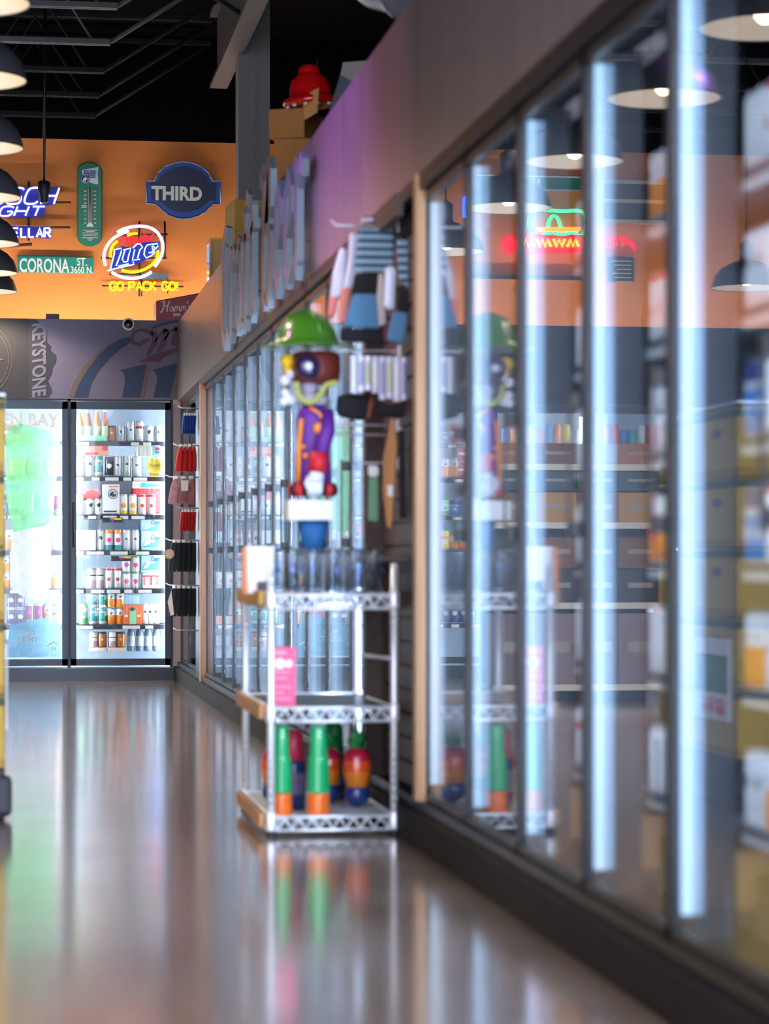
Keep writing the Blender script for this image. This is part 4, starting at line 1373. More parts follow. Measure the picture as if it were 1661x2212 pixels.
# thermometer
M_tg = mat('thermometer_green', (0.005, 0.19, 0.11), 0.25, coat=0.6)
o = empty('thermometer_sign', 'tall green enamel thermometer sign with rounded ends on the orange wall', 'thermometer', px(194, 533, YS))
x0, z1 = su(166, 350); x1, z0 = su(221, 533)
cx = (x0 + x1) / 2; r = (x1 - x0) / 2
pl = [(cx + r * math.cos(math.radians(a)), z1 - r * 0.75 + r * 0.75 * math.sin(math.radians(a))) for a in range(0, 181, 15)] + [(cx + r * math.cos(math.radians(a)), z0 + r * 0.75 + r * 0.75 * math.sin(math.radians(a))) for a in range(180, 361, 15)]
b = MB(); b.prism(pl, (0, YS, 0), *FB, -0.02, 0.035)
W(b, 'enamel_body', M_tg, o, bevel=0.012)
Yt = YS - 0.037
b = MB(); b.prism([su(x, y, Yt) for x, y in ((177, 367), (213, 361), (211, 372), (212, 398), (205, 398), (192, 393), (179, 392))], (0, Yt, 0), *FB, 0, 0.004)
W(b, 'white_plate', mat('pale_plate', srgb(205, 222, 238), 0.4), o)
b = MB()
for t, bx in (('ROLLING', (181, 376, 207, 368)), ('ROCK', (190, 385, 207, 377))):
    q0 = px(bx[0], bx[1], Yt - 0.005); q1 = px(bx[2], bx[3], Yt - 0.005)
    text_into(b, t, q0, *FB, q1[0] - q0[0], q1[2] - q0[2], 0, 0.002, bold=0.04)
q = px(183.5, 387, Yt - 0.005)
b.lathe([(0.0001, 0), (0.036, 0), (0.036, 0.004), (0.0001, 0.004)], (q[0], q[1] - 0.004, q[2]), 24, axis='Y')
W(b, 'blue_lettering', mat('deep_blue_print', (0.01, 0.05, 0.35), 0.4), o)
b = MB()
b.prism([(-0.018, -0.02), (0.008, -0.02), (0.006, -0.006), (0.022, -0.004), (0.018, 0.008), (0.004, 0.02), (-0.004, 0.016), (-0.016, 0.0)], (q[0], Yt - 0.012, q[2]), *FB, 0, 0.002)
b.tube([(q[0] + 0.03 * math.cos(t * math.pi / 12), Yt - 0.011, q[2] + 0.03 * math.sin(t * math.pi / 12)) for t in range(24)], 0.0014, 4, closed=True)
q0 = px(176, 449, Yt); q1 = px(187, 443, Yt)
text_into(b, '33', q0, *FB, q1[0] - q0[0], q1[2] - q0[2], 0, 0.003, bold=0.05)
for i in range(9):
    y = 413 + i * 8.6
    for sx, xa in ((-1, 184), (1, 205)):
        if sx < 0 and i == 4:
            continue
        tx = ['120', '100', '80', '60', '40', '20', '0', '20', '40'][i]
        q0 = px(xa - (2.6 if len(tx) > 1 else 1), y + 1.8, Yt); q1 = px(xa + (2.6 if len(tx) > 1 else 1), y - 1.8, Yt)
        text_into(b, tx, q0, *FB, q1[0] - q0[0], q1[2] - q0[2], 0, 0.002, bold=0.03)
for i in range(36):
    y = 408 + i * 2.05
    for xa in (191, 198.5):
        q = px(xa, y, Yt)
        b.box(q[0] - 0.003, q[0] + 0.003, Yt - 0.002, Yt, q[2] - 0.0014, q[2] + 0.0014)
q = px(194.5, 486, Yt)
b.prism([(-0.03, -0.014), (0.03, -0.014), (0.02, 0.006), (0.01, 0.02), (0, 0.034), (-0.01, 0.02), (-0.02, 0.006)], q, *FB, 0, 0.002)
for i, (wd, y) in enumerate(((32, 497), (20, 500), (34, 503), (34, 506), (30, 509), (34, 513), (12, 516), (6, 519))):
    qa = px(194.5 - wd / 2, y, Yt); qb = px(194.5 + wd / 2, y, Yt)
    b.box(qa[0], qb[0], Yt - 0.002, Yt, qa[2] - 0.0022, qa[2] + 0.0022)
W(b, 'white_print', mat('white_enamel', (0.75, 0.82, 0.78), 0.4), o)['kind'] = 'stuff'
b = MB(); b.tube([px(194.7, 406, Yt - 0.004), px(194.7, 482, Yt - 0.004)], 0.006, 8)
W(b, 'glass_tube', mat('thermometer_tube', srgb(150, 120, 110), 0.2), o)

# street sign
M_sg = mat('street_sign_green', (0.005, 0.22, 0.17), 0.35)
o = empty('street_sign', 'green street sign reading CORONA ST. on the orange wall', 'street sign', px(120, 592, YS))
x0, z1 = su(38, 552); x1, z0 = su(202, 591)
b = MB(); b.box(x0, x1, YS - 0.012, YS + 0.005, z0, z1)
W(b, 'sign_plate', M_sg, o, bevel=0.01)
b = MB()
Yt = YS - 0.0125
for t, bx in (('CORONA', (42, 588, 150, 559)), ('ST.', (166, 574, 188, 557)), ('3660 N.', (153, 590, 201, 576))):
    q0 = px(bx[0], bx[1], Yt); q1 = px(bx[2], bx[3], Yt)
    text_into(b, t, q0, *FB, q1[0] - q0[0], q1[2] - q0[2], 0, 0.002, bold=0.02)
W(b, 'lettering', mat('reflective_white', (0.8, 0.85, 0.85), 0.4), o)

# oval neon sign
o = empty('neon_sign', 'oval white neon beer sign with red script over blue italic letters and yellow arcs', 'neon sign', px(290, 602, YS))


def ell_arc(cx, cy, rx, ry, a0, a1, n=22):
    return [(cx + rx * math.cos(math.radians(a0 + (a1 - a0) * i / n)), cy - ry * math.sin(math.radians(a0 + (a1 - a0) * i / n))) for i in range(n + 1)]


def rot_arc(cx, cy, rx, ry, tilt, a0, a1, n=22):
    t = math.radians(tilt)
    out = []
    for x, y in ell_arc(0, 0, rx, ry, a0, a1, n):
        out.append((cx + x * math.cos(t) + y * math.sin(t), cy - x * math.sin(t) + y * math.cos(t)))
    return out


neon_part(o, 'white_neon_arcs', [
    [(253.5, 502), (262, 497), (277, 491.5), (296, 488.5), (315, 489.5), (332, 496), (344, 508), (351, 524), (351, 543), (345, 560), (334, 576)],
    [(278, 499), (262, 505), (246, 514), (234, 527), (226, 543), (224.5, 558), (228, 574)],
    [(241, 588), (256, 596), (276, 601), (299, 600), (318, 593), (327, 587)]], N_white, 0.012, YS - 0.07)
neon_part(o, 'yellow_neon_arcs', [[(275, 509), (284, 505.5), (297, 504.5)], [(254, 521), (245, 529), (239, 543), (239, 556)], [(341, 541), (340, 554), (331, 569), (314, 581), (294, 587), (275, 587), (263, 583)]], N_yel, 0.011, YS - 0.065)
neon_part(o, 'red_neon_script', [[(266, 524), (259, 522), (261, 515), (270, 512), (275, 518), (272, 532)], [(274, 522), (279, 513), (283, 514), (280, 527), (286, 514), (291, 513), (289, 524), (294, 524)], [(297, 513), (295, 523), (299, 523)],
                                 [(305, 507), (301, 522), (306, 522)], [(312, 506), (308, 521), (313, 521)], [(314, 517), (320, 513), (317, 509), (314, 515), (318, 519), (323, 515)], [(325, 509), (326, 517)], [(325, 512), (333, 505)]], N_red, 0.0062, YS - 0.075)
neon_part(o, 'blue_neon_letters', [
    [(245, 540), (262, 536), (262, 544), (251, 574)], [(247, 541), (247, 548), (238, 583), (232, 585)], [(232, 585), (250, 580), (290, 571), (287, 565)], [(256, 575), (278, 570)],
    [(266, 540), (283, 536), (279, 548), (275, 565), (268, 566), (264, 560), (270, 540)],
    [(287, 536), (296, 527), (303, 527), (308, 534), (302, 540), (297, 558)], [(291, 539), (286, 562), (302, 560)],
    [(313, 537), (311, 550), (316, 557), (326, 553), (335, 544)], [(313, 537), (318, 529), (341, 526), (341, 532), (328, 545), (321, 546)], [(329, 532), (329, 540), (334, 534), (329, 531)]], N_lblue, 0.0055, YS - 0.08, smooth=False)
b = MB()
b.prism([su(x, y, YS - 0.04) for x, y in ((248, 538), (262, 532), (285, 534), (300, 524), (345, 522), (344, 534), (330, 552), (318, 560), (290, 574), (240, 585))], (0, YS - 0.04, 0), *FB, 0, 0.006)
W(b, 'glow_panel', M_blueglow, o)
rods(o, [(301, 478, 301, 640), (356, 478, 356, 560), (218, 557, 360, 557), (250, 508, 362, 506), (236, 592, 362, 592)], YS - 0.02)
W(MB().box(px(304, 582, YS)[0], px(362, 600, YS)[0], YS - 0.05, YS, px(304, 604, YS)[2], px(304, 590, YS)[2]), 'transformer_box', M_steel, o)

o = empty('neon_sign', 'yellow neon letters reading GO PACK GO! below the oval neon', 'neon sign', px(310, 630, YS))
neon_part(o, 'yellow_neon_letters', stroke_text('GO PACK GO!', 238, 609, 384, 627, gap=0.2), N_yel, 0.0085, YS - 0.06, smooth=False)
rods(o, [(220, 617, 396, 619), (306, 600, 306, 640), (362, 596, 362, 634)], YS - 0.02, 0.006)

# shield sign
o = empty('shield_sign', 'dark blue metal beer sign with white capitals, right of the thermometer', 'sign', px(396, 472, YS))
pts = [(316, 391), (333, 391), (341, 374), (356, 360), (376, 352), (396, 349), (416, 352), (436, 360), (451, 374), (459, 391), (476, 391), (476, 441), (459, 441), (446, 456), (430, 466), (410, 472), (396, 473), (382, 472), (362, 464), (346, 450), (336, 441), (316, 439)]
b = MB(); b.prism([su(x, y) for x, y in pts], (0, YS, 0), *FB, -0.01, 0.02)
W(b, 'metal_plate', mat('shield_blue', (0.01, 0.06, 0.30), 0.35), o, bevel=0.006)
b = MB()
cxm, cym = 396, 411
b.prism([su(cxm + (x - cxm) * 0.88, cym + (y - cym) * 0.78, YS) for x, y in pts], (0, YS, 0), *FB, 0.02, 0.024)
W(b, 'inner_field', mat('shield_navy', (0.006, 0.015, 0.06), 0.35), o)
b = MB(); q0 = px(327, 432, YS - 0.026); q1 = px(400, 403, YS - 0.026)
text_into(b, 'THIRD', q0, *FB, (q1[0] - q0[0]) * 1.5, q1[2] - q0[2], 0, 0.004, bold=0.04)
W(b, 'lettering', mat('cream_print', (0.7, 0.75, 0.72), 0.5), o)
b = MB()
for i in range(len(pts)):
    a_ = pts[i]; c_ = pts[(i + 1) % len(pts)]
    b.tube([px(a_[0], a_[1], YS - 0.022), px(c_[0], c_[1], YS - 0.022)], 0.004, 5)
W(b, 'pale_rim', mat('pale_rim_paint', (0.35, 0.45, 0.7), 0.4), o)

# red plinth box on the banner's top corner, with its script
Yh = 19.33
o = empty('plinth_box', 'dark red beer sign box with white script at the cooler roof corner', 'sign box', px(385, 686, Yh))
qa = px(337, 688, Yh); qb = px(437, 640, Yh)
zb = ZB + 0.004
b = MB()
b.prism([(qa[0], zb), (qb[0], zb), (qb[0], qb[2] + 0.03), (qa[0], px(337, 650, Yh)[2])], (0, Yh, 0), *FB, -0.3, 0)
W(b, 'box_body', mat('dark_red_box', (0.34, 0.02, 0.03), 0.4, noise=0.15, scale=8), o, bevel=0.006)
# script letters as ribbons
sc = [stroke([(345, 672), (348, 676), (352, 668), (356, 652), (353, 650), (349, 655)], [2, 2.5, 3, 3, 2, 2]), stroke([(352, 662), (362, 660)], 2), stroke([(366, 650), (362, 662), (360, 673), (363, 673)], [2, 3, 3, 2]),
      stroke([(375, 663.5), (370, 663), (366.5, 668), (368, 673), (372, 671), (374.5, 664)], 1.8), stroke([(375.5, 663), (374, 672), (376, 672)], 2), stroke([(377, 673), (379, 662), (383, 663), (381, 672), (385, 662), (388, 663), (387, 672)], 2), stroke([(390, 673), (392, 661), (396, 662), (394, 671), (398, 661), (401, 661), (400, 671)], 2),
      stroke([(405, 651), (404, 656)], 2), stroke([(412, 660), (407, 661), (411, 666), (408, 671), (404, 670)], 2)]
b = MB()
for pl_ in sc:
    b.prism([su(x, y, Yh) for x, y in pl_], (0, Yh, 0), *FB, 0.001, 0.006)
q0 = px(374, 683, Yh); q1 = px(391, 677, Yh)
text_into(b, 'BEER', (q0[0], Yh - 0.001, q0[2]), *FB, q1[0] - q0[0], q1[2] - q0[2], 0, 0.004, bold=0.03)
W(b, 'script_lettering', mat('silver_script', (0.85, 0.82, 0.82), 0.4), o)

# camera on the banner and small black device
o = empty('security_camera', 'white rimmed round black camera on the banner top edge', 'camera', px(277, 712, YC - 0.05))
q = px(277.5, 700, YC - 0.06)
b = MB(); b.lathe([(0.04, 0.0), (0.046, 0.01), (0.046, 0.05), (0.03, 0.06)], (q[0], q[1], q[2]), 24, axis='Y')
W(b, 'housing', M_white, o)
b = MB(); b.lathe([(0.0001, -0.012), (0.026, -0.008), (0.034, 0.0), (0.034, 0.01)], (q[0], q[1] - 0.001, q[2]), 24, axis='Y')
W(b, 'lens', mat('black_dome', (0.01, 0.01, 0.012), 0.1, coat=1), o)
q0 = px(99, 690, YC + 0.05); q1 = px(128, 679, YC + 0.05)
o = W(MB().box(q0[0], q1[0], YC + 0.02, YC + 0.12, ZB, q1[2]), 'junction_box', M_black, bevel=0.004)
tag(o, 'small black box on top edge of the banner below the street sign', 'box')

# ---------------- further signs on the orange wall, outside the frame but mirrored in the cooler glass


def msu(x, y, Y=YS):
    q = mir(x, y, Y)
    return (q[0], q[2])


o = empty('street_sign', 'green street sign seen mirrored in the cooler glass beside the pendant', 'street sign', mir(1140, 415, YS))
xa, za = msu(1255, 414); xb, zb_ = msu(1028, 377)
b = MB(); b.box(xa, xb, YS - 0.012, YS + 0.005, za, zb_)
W(b, 'sign_plate', M_sg, o, bevel=0.01)
b = MB()
q0 = msu(1166, 411); q1 = msu(1135, 385)
text_into(b, 'NOI', (q0[0], YS - 0.0125, q0[1]), *FB, (q1[0] - q0[0]) * 1.3, q1[1] - q0[1], 0, 0.002, bold=0.02)
W(b, 'lettering', MATS['reflective_white'], o)
W(MB().box(xa, xb, YS - 0.015, YS - 0.012, zb_ - 0.012, zb_).box(xa, xb, YS - 0.015, YS - 0.012, za, za + 0.012), 'pale_border', MATS['reflective_white'], o)


def mneon(parent, name, strokes, m, r, Y, smooth=True):
    b = MB()
    for s_ in strokes:
        s_ = round_stroke(s_) if smooth and len(s_) > 2 else s_
        b.tube([mir(x, y, Y) for x, y in s_], r, 6)
    return W(b, name, m, parent)


o = empty('neon_sign', 'green outlined neon sign over a red and yellow neon word, mirrored in cooler glass', 'neon sign', mir(1195, 548, YS))
Yn = YS - 0.07
mneon(o, 'green_neon_outline', [[(1150, 498), (1144, 490), (1143, 478), (1148, 464), (1160, 456), (1175, 454), (1215, 456), (1250, 455), (1262, 462), (1266, 478), (1264, 496), (1255, 510), (1235, 502), (1215, 507), (1190, 502), (1165, 510), (1150, 498)]], N_grn, 0.014, Yn)
mneon(o, 'green_neon_arch', [[(1183, 500), (1185, 480), (1192, 468), (1201, 468), (1208, 480), (1211, 500)]], N_grn, 0.012, Yn)
mneon(o, 'orange_neon_bars', [[(1160, 494), (1256, 494)], [(1164, 498), (1250, 498)]], neon('neon_orange', (1, 0.2, 0.02), 3.0), 0.014, Yn)
mneon(o, 'red_neon_border', [[(1126, 508), (1140, 506), (1200, 514), (1258, 512), (1260, 540), (1200, 543), (1128, 541), (1126, 508)]], N_red, 0.02, Yn)
zz = [(1130 + i * 6.0, 516 if i % 2 else 533) for i in range(21)]
mneon(o, 'yellow_neon_word', [zz[:5], zz[5:11], zz[11:16], zz[16:]], neon('neon_amber', (1, 0.45, 0.03), 3.0), 0.012, Yn - 0.02, smooth=False)
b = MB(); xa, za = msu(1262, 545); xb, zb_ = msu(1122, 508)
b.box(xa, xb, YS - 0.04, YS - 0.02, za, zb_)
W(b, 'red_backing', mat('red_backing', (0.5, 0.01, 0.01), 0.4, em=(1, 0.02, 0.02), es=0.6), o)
o = empty('neon_sign', 'short red neon word mirrored in the second pane from the right', 'neon sign', mir(1340, 555, YS))
mneon(o, 'red_neon_word', [[(1308, 510), (1308, 535), (1322, 535), (1322, 512), (1308, 510)], [(1330, 512), (1332, 530)], [(1338, 512), (1350, 512)], [(1344, 512), (1346, 532)], [(1352, 520), (1374, 540)], [(1356, 516), (1372, 532)]], N_red, 0.016, Yn, smooth=False)
o = empty('neon_sign', 'small round red neon mirrored left of the green one', 'neon sign', mir(1100, 550, YS))
mneon(o, 'red_neon_ring', [ell_arc(1100, 528, 11, 16, 0, 360, 14)], N_red, 0.022, Yn, smooth=False)
b = MB(); q = mir(1098, 528, YS - 0.04); b.ell(q, (0.035, 0.02, 0.06)); W(b, 'red_glow_tube', N_red, o)
o = empty('neon_sign', 'small blue neon mirrored beside the reflected pendant', 'neon sign', mir(1008, 475, YS))
mneon(o, 'blue_neon_bars', [[(1003, 428), (1014, 428)], [(1003, 440), (1014, 440)], [(1003, 452), (1014, 452)], [(1005, 428), (1005, 470)]], neon('neon_deep_blue', (0.03, 0.15, 1), 4), 0.02, Yn, smooth=False)
# dark board with pale frame, menu board
M_fr = mat('pale_board_frame', (0.5, 0.42, 0.32), 0.5)
for nm, lb, (xa_, ya_, xb_, yb_) in (('framed_board', 'dark framed board with a pale border mirrored in the second pane from the right', (1300, 398, 1436, 478)), ('menu_board', 'dark menu board mirrored under the short red neon', (1312, 556, 1366, 610)), ('black_cabinet', 'long black shelf board on the orange wall mirrored in the glass', (1010, 594, 1255, 606))):
    xa, za = msu(xb_, yb_); xb, zb_ = msu(xa_, ya_)
    o = empty(nm, lb, 'board', ((xa + xb) / 2, YS, za))
    W(MB().box(xa, xb, YS - 0.05, YS, za, zb_), 'board_face', mat('board_black', (0.03, 0.035, 0.045), 0.4), o)
    if nm == 'framed_board':
        t = 0.03
        b = MB(); b.box(xa - t, xb + t, YS - 0.06, YS, zb_, zb_ + t); b.box(xa - t, xb + t, YS - 0.06, YS, za - t, za); b.box(xa - t, xa, YS - 0.06, YS, za, zb_); b.box(xb, xb + t, YS - 0.06, YS, za, zb_)
        b.box(xa, xb, YS - 0.06, YS, (za + zb_) / 2 - 0.01, (za + zb_) / 2 + 0.02)
        W(b, 'board_frame', M_fr, o)
    if nm == 'menu_board':
        b = MB()
        for i in range(6):
            b.box(xa + 0.02, xb - 0.03 - (i % 3) * 0.02, YS - 0.053, YS - 0.05, zb_ - 0.04 - i * 0.034, zb_ - 0.03 - i * 0.034)
        W(b, 'printed_lines', M_fr, o)['kind'] = 'stuff'

# ------------------------------------------------------------------ things on the cooler roof
ZR = ZF1 - 0.03


def carton(name, xa, ya, xb, yb, Y, rz, label, dep=0.3, m=None, zb=None):
    a_ = px(xa, yb, Y); c_ = px(xb, ya, Y)
    w_ = c_[0] - a_[0]; z0 = a_[2] if zb is None else zb
    o = empty(name, label, 'box', ((a_[0] + c_[0]) / 2, Y + dep / 2, z0), rz)
    MB().box(-w_ / 2, w_ / 2, -dep / 2, dep / 2, 0, c_[2] - z0).build('carton_body', m or M_card, o, bevel=0.003)
    MB().box(-w_ / 2 + 0.0, w_ / 2, -0.025, 0.025, c_[2] - z0, c_[2] - z0 + 0.002).build('tape_strip', mat('tan_tape', srgb(150, 100, 50), 0.3), o)
    return o, c_[2]


o, zt = carton('cardboard_box', 612, 300, 690, 372, 12.8, -0.32, 'lower brown cardboard box under the red domed cap', zb=ZR)
o, zt = carton('cardboard_box', 607, 235, 688, 300, 12.8, -0.45, 'upper brown cardboard box that the red domed cap stands on', zb=zt + 0.002)
MB().prism([(0.0, 0.0), (0.2, 0.02), (0.18, -0.1), (0.03, -0.12)], (0.09, -0.17, 0.2), (0.6, -0.5, 0), (0, 0, 1), (0.5, 0.6, 0), 0, 0.004).build('open_flap', mat('pale_card', srgb(225, 180, 110), 0.8), o)
# red domed cap
q = px(668, 238, 12.7)
M_rg = mat('red_gloss', (0.62, 0.005, 0.008), 0.22, coat=1.0)
o = empty('domed_cap', 'glossy red domed cap with a flange standing on cardboard boxes', 'dome', (q[0] + 0.022, 12.80, zt + 0.013))
b = MB()
S = 0.126
b.lathe([(S * 1.05, 0), (S * 1.12, 0.01), (S * 1.12, 0.03), (S * 0.9, 0.042), (S * 0.84, 0.05), (S * 0.83, 0.085), (S * 0.74, 0.125), (S * 0.52, 0.152), (S * 0.42, 0.162), (S * 0.43, 0.172), (S * 0.4, 0.19), (S * 0.22, 0.205), (0.0001, 0.207)], (0, 0, 0), 36)
b.build('dome', M_rg, o, rot=(0, math.radians(-4), 0))
for i in range(5):
    a = math.radians(190 + i * 30)
    b = MB(); b.lathe([(0.009, -0.012), (0.012, -0.010), (0.012, -0.002), (0.008, 0.002)], (0.122 * math.cos(a), 0.122 * math.sin(a), 0.0), 6)
    b.build('bolt', M_chrome, o, rot=(0, math.radians(-4), 0))
b = MB(); b.tube([(0.03, 0, 0.2), (0.03, 0, 0.24)], 0.003, 5); b.build('top_wire', M_rod, o)
o, _ = carton('cardboard_crate', 501, 432, 572, 520, 15.4, 0.1, 'pale brown cardboard crate behind the first sign letters', m=M_kraft, zb=ZR)
o, _ = carton('cardboard_crate', 584, 338, 606, 420, 13.9, 0.05, 'narrow lit yellow brown crate between sign letters and column', m=M_kraft, zb=ZR)
# lit framed box
q0 = px(457, 600, 17.0); q1 = px(497, 517, 17.0)
o = empty('framed_display', 'gold framed display case leaning on the cooler roof before the first sign letter', 'display case', ((q0[0] + q1[0]) / 2, 17.1, ZR))
W(MB().box(q0[0], q1[0], 17.0, 17.22, ZR, q1[2]), 'case_body', mat('cream_case', srgb(215, 180, 110), 0.5), o, bevel=0.004)
W(MB().box(q0[0] - 0.012, q1[0] + 0.01, 16.99, 17.0, q1[2] - 0.012, q1[2] + 0.008).box(q0[0] - 0.012, q0[0], 16.985, 17.23, ZR, q1[2]), 'gold_frame', mat('gold_frame_paint', srgb(150, 110, 50), 0.3, 0.7), o)
W(MB().box(q0[0] - 0.016, q0[0] - 0.012, 17.0, 17.2, ZR + 0.02, q1[2] - 0.02), 'blue_poster', mat('blue_white_poster', srgb(120, 140, 220), 0.2, coat=1, noise=0.5, scale=12), o)
# leaning panels and the duct near the top of the fascia
o = W(MB().prism([(0, 0), (0.16, 0.02), (0.16, 0.42), (0.07, 0.46), (0.02, 0.3)], (1.44, 11.6, ZR), (0.98, 0.2, 0), (0, 0, 1), (0, -1, 0), 0, 0.02), 'display_board', mat('grey_blue_panel', srgb(82, 94, 108), 0.6))
tag(o, 'grey blue panel leaning on the cooler roof beside the red domed cap', 'panel')
o = W(MB().prism([(0, 0), (0.2, 0), (0.26, 0.62), (0.12, 0.6)], (1.46, 12.0, ZR), (0.97, 0.25, 0), (0, 0, 1), (0, -1, 0), 0, 0.01), 'leaning_poster', mat('pale_poster', srgb(170, 160, 155), 0.6, noise=0.3, scale=5))
tag(o, 'pale torn poster leaning behind the grey blue panel on the cooler roof', 'poster')
b = MB()
pts = []; n = 60
for i in range(n):
    t = i / (n - 1)
    pts.append((1.50 + 0.02 * math.sin(t * 9), 9.6 + 1.2 * t, 3.02 + 0.35 * t))
b.tube(pts, [0.1 if i % 2 else 0.09 for i in range(n)], 14)
o = W(b, 'flexible_duct', mat('black_duct', (0.03, 0.032, 0.04), 0.3, 0.3))
tag(o, 'black ribbed flexible duct on the cooler roof at top of the brown fascia', 'duct')

# ------------------------------------------------------------------ wire rack
RX0, RX1 = 0.845, 1.245
RY0, RY1 = 8.22, 9.10
M_liner = mat('shelf_liner', srgb(60, 74, 84), 0.35)
rack = empty('wire_rack', 'chrome wire shelving rack with three shelves standing by the cooler wall', 'wire rack', ((RX0 + RX1) / 2, (RY0 + RY1) / 2, 0))
for x in (RX0, RX1):
    for y in (RY0, RY1):
        b = MB(); b.tube([(x, y, 0.02), (x, y, 0.865)], 0.0125, 12)
        for z in (0.0, 0.865):
            pass
        b.lathe([(0.0125, 0.0), (0.0135, 0.003), (0.011, 0.01), (0.0001, 0.014)], (x, y, 0.865), 12)
        for i in range(30):
            z = 0.04 + i * 0.027
            b.lathe([(0.0128, 0), (0.0128, 0.003)], (x, y, z), 12, caps=False)
        pst = W(b, 'post', M_chrome, rack)
        b = MB(); b.lathe([(0.017, 0.0), (0.018, 0.004), (0.009, 0.01), (0.006, 0.03)], (x, y, 0.0), 12)
        W(b, 'foot', M_rail, pst)
for z in (0.775, 0.412, 0.062):
    sh = W(MB().box(RX0 + 0.01, RX1 - 0.01, RY0 + 0.01, RY1 - 0.01, z - 0.004, z - 0.001) if z != 0.062 else MB().box(RX0 + 0.01, RX1 - 0.01, RY0 + 0.01, RY1 - 0.01, z - 0.004, z - 0.001), 'shelf_liner', M_liner if z != 0.062 else mat('white_liner', (0.6, 0.64, 0.7), 0.4), rack)
    b = MB()
    for (xa, ya, xb, yb) in ((RX0, RY0, RX1, RY0), (RX0, RY1, RX1, RY1), (RX0, RY0, RX0, RY1), (RX1, RY0, RX1, RY1)):
        for dz in (0.0, -0.043):
            b.tube([(xa, ya, z + dz), (xb, yb, z + dz)], 0.0055, 6)
        n = 9 if xa != xb else 19
        zg = []
        for i in range(n * 2 + 1):
            t = i / (n * 2)
            zg.append((xa + (xb - xa) * t, ya + (yb - ya) * t, z - (0.040 if i % 2 else 0.003)))
        b.tube(zg, 0.0042, 5)
    k = int((RX1 - RX0) / 0.025)
    for i in range(1, k):
        x = RX0 + i * (RX1 - RX0) / k
        b.tube([(x, RY0, z - 0.007), (x, RY1, z - 0.007)], 0.002, 4)
    W(b, 'shelf_wires', M_chrome, rack)
    for x in (RX0, RX1):
        for y in (RY0, RY1):
            W(MB().lathe([(0.0165, -0.045), (0.019, -0.04), (0.017, 0.012), (0.015, 0.014)], (x, y, z), 12), 'collar', M_chrome, rack)
for j, z in enumerate((0.765, 0.40, 0.05)):
    o = W(MB().box(RX0 - 0.035, RX0 - 0.018, RY0 + 0.02, RY1 - 0.02, z - 0.022, z + 0.022), 'wooden_rail', mat('golden_wood', srgb(190, 140, 40), 0.5) if j == 0 else M_oakx, rack)

# pink card stand on the middle shelf
o = empty('card_box', 'tall pink box with two white circles on the middle shelf of the rack', 'box', (0.89, 8.33, 0.414))
sx = 0.043
MB().box(-sx, sx, -0.03, 0.03, 0, 0.190).build('pink_body', mat('pink_card', (0.95, 0.08, 0.22), 0.45, noise=0.12, scale=20), o, bevel=0.002)
MBx = MB()
MBx.lathe([(0.0001, -0.001), (0.017, -0.001), (0.017, 0.001)], (-0.008, -0.0315, 0.138), 20, axis='Y', smooth=False); MBx.lathe([(0.0001, -0.001), (0.012, -0.001), (0.012, 0.001)], (0.021, -0.0315, 0.138), 20, axis='Y', smooth=False)
MBx.build('white_circles', M_wcar, o)['kind'] = 'stuff'
b = MB()
for i, wd in enumerate((0.06, 0.05, 0.066, 0.04, 0.062)):
    z = 0.108 - i * 0.019 - (0.01 if i > 1 else 0)
    b.box(-0.036, -0.036 + wd, -0.0318, -0.0305, z, z + 0.005)
b.box(-0.036, 0.01, -0.0318, -0.0305, 0.168, 0.18)
b.build('printed_lines', mat('pale_pink_print', (0.85, 0.35, 0.45), 0.5), o)['kind'] = 'stuff'

# stacked party cups: green over orange
M_gcup = mat('green_tumbler', (0.01, 0.42, 0.14), 0.16, coat=1.0)
M_ocup = mat('orange_tumbler', (0.85, 0.16, 0.01), 0.2, coat=0.8)


def cup_stack(x, y, label, sc=1.0):
    o = empty('cup_stack', label, 'cup stack', (x, y, 0.062), group='tall stacks of green and orange cups')
    b = MB()
    pr = []
    for i in range(4):
        z = i * 0.018
        pr += [(0.038 - 0.0004 * i, z), (0.0395 - 0.0004 * i, z + 0.003), (0.0375 - 0.0004 * i, z + 0.016)]
    b.lathe([(r * sc, z) for r, z in pr], (0, 0, 0), 24)
    b.build('orange_cups', M_ocup, o)
    b = MB()
    pr = []
    for i in range(11):
        z = 0.072 + i * 0.0145
        rr_ = 0.0385 - 0.0006 * i - (0.004 if i > 7 else 0)
        pr += [(rr_, z), (rr_ + 0.0012, z + 0.003), (rr_ - 0.001, z + 0.0125)]
    z = pr[-1][1]
    pr += [(0.0285, z + 0.006), (0.027, z + 0.055), (0.0255, z + 0.058), (0.0001, z + 0.058)]
    b.lathe([(r * sc, z_) for r, z_ in pr], (0, 0, 0), 24)
    b.build('green_cups', M_gcup, o)
    return o


cup_stack(0.888, 8.31, 'left tall stack of green over orange cups at the front of bottom shelf', 0.92)
cup_stack(1.008, 8.30, 'right tall stack of green over orange cups at the front of bottom shelf', 1.0)

# bagged gift bundles: green leafy top, red orange body, navy base
M_nv = mat('navy_gloss', (0.01, 0.04, 0.2), 0.25, coat=0.6)
M_ro = bands_mat('red_orange_print', [(0, (0.9, 0.25, 0.01)), (0.42, (0.85, 0.1, 0.02)), (0.7, (0.6, 0.01, 0.06))], rough=0.2, length=0.13, coat=1.0)
M_dkl = mat('dark_label', (0.03, 0.02, 0.06), 0.3)
M_gl = mat('green_ribbon', (0.01, 0.35, 0.08), 0.25, coat=0.6)


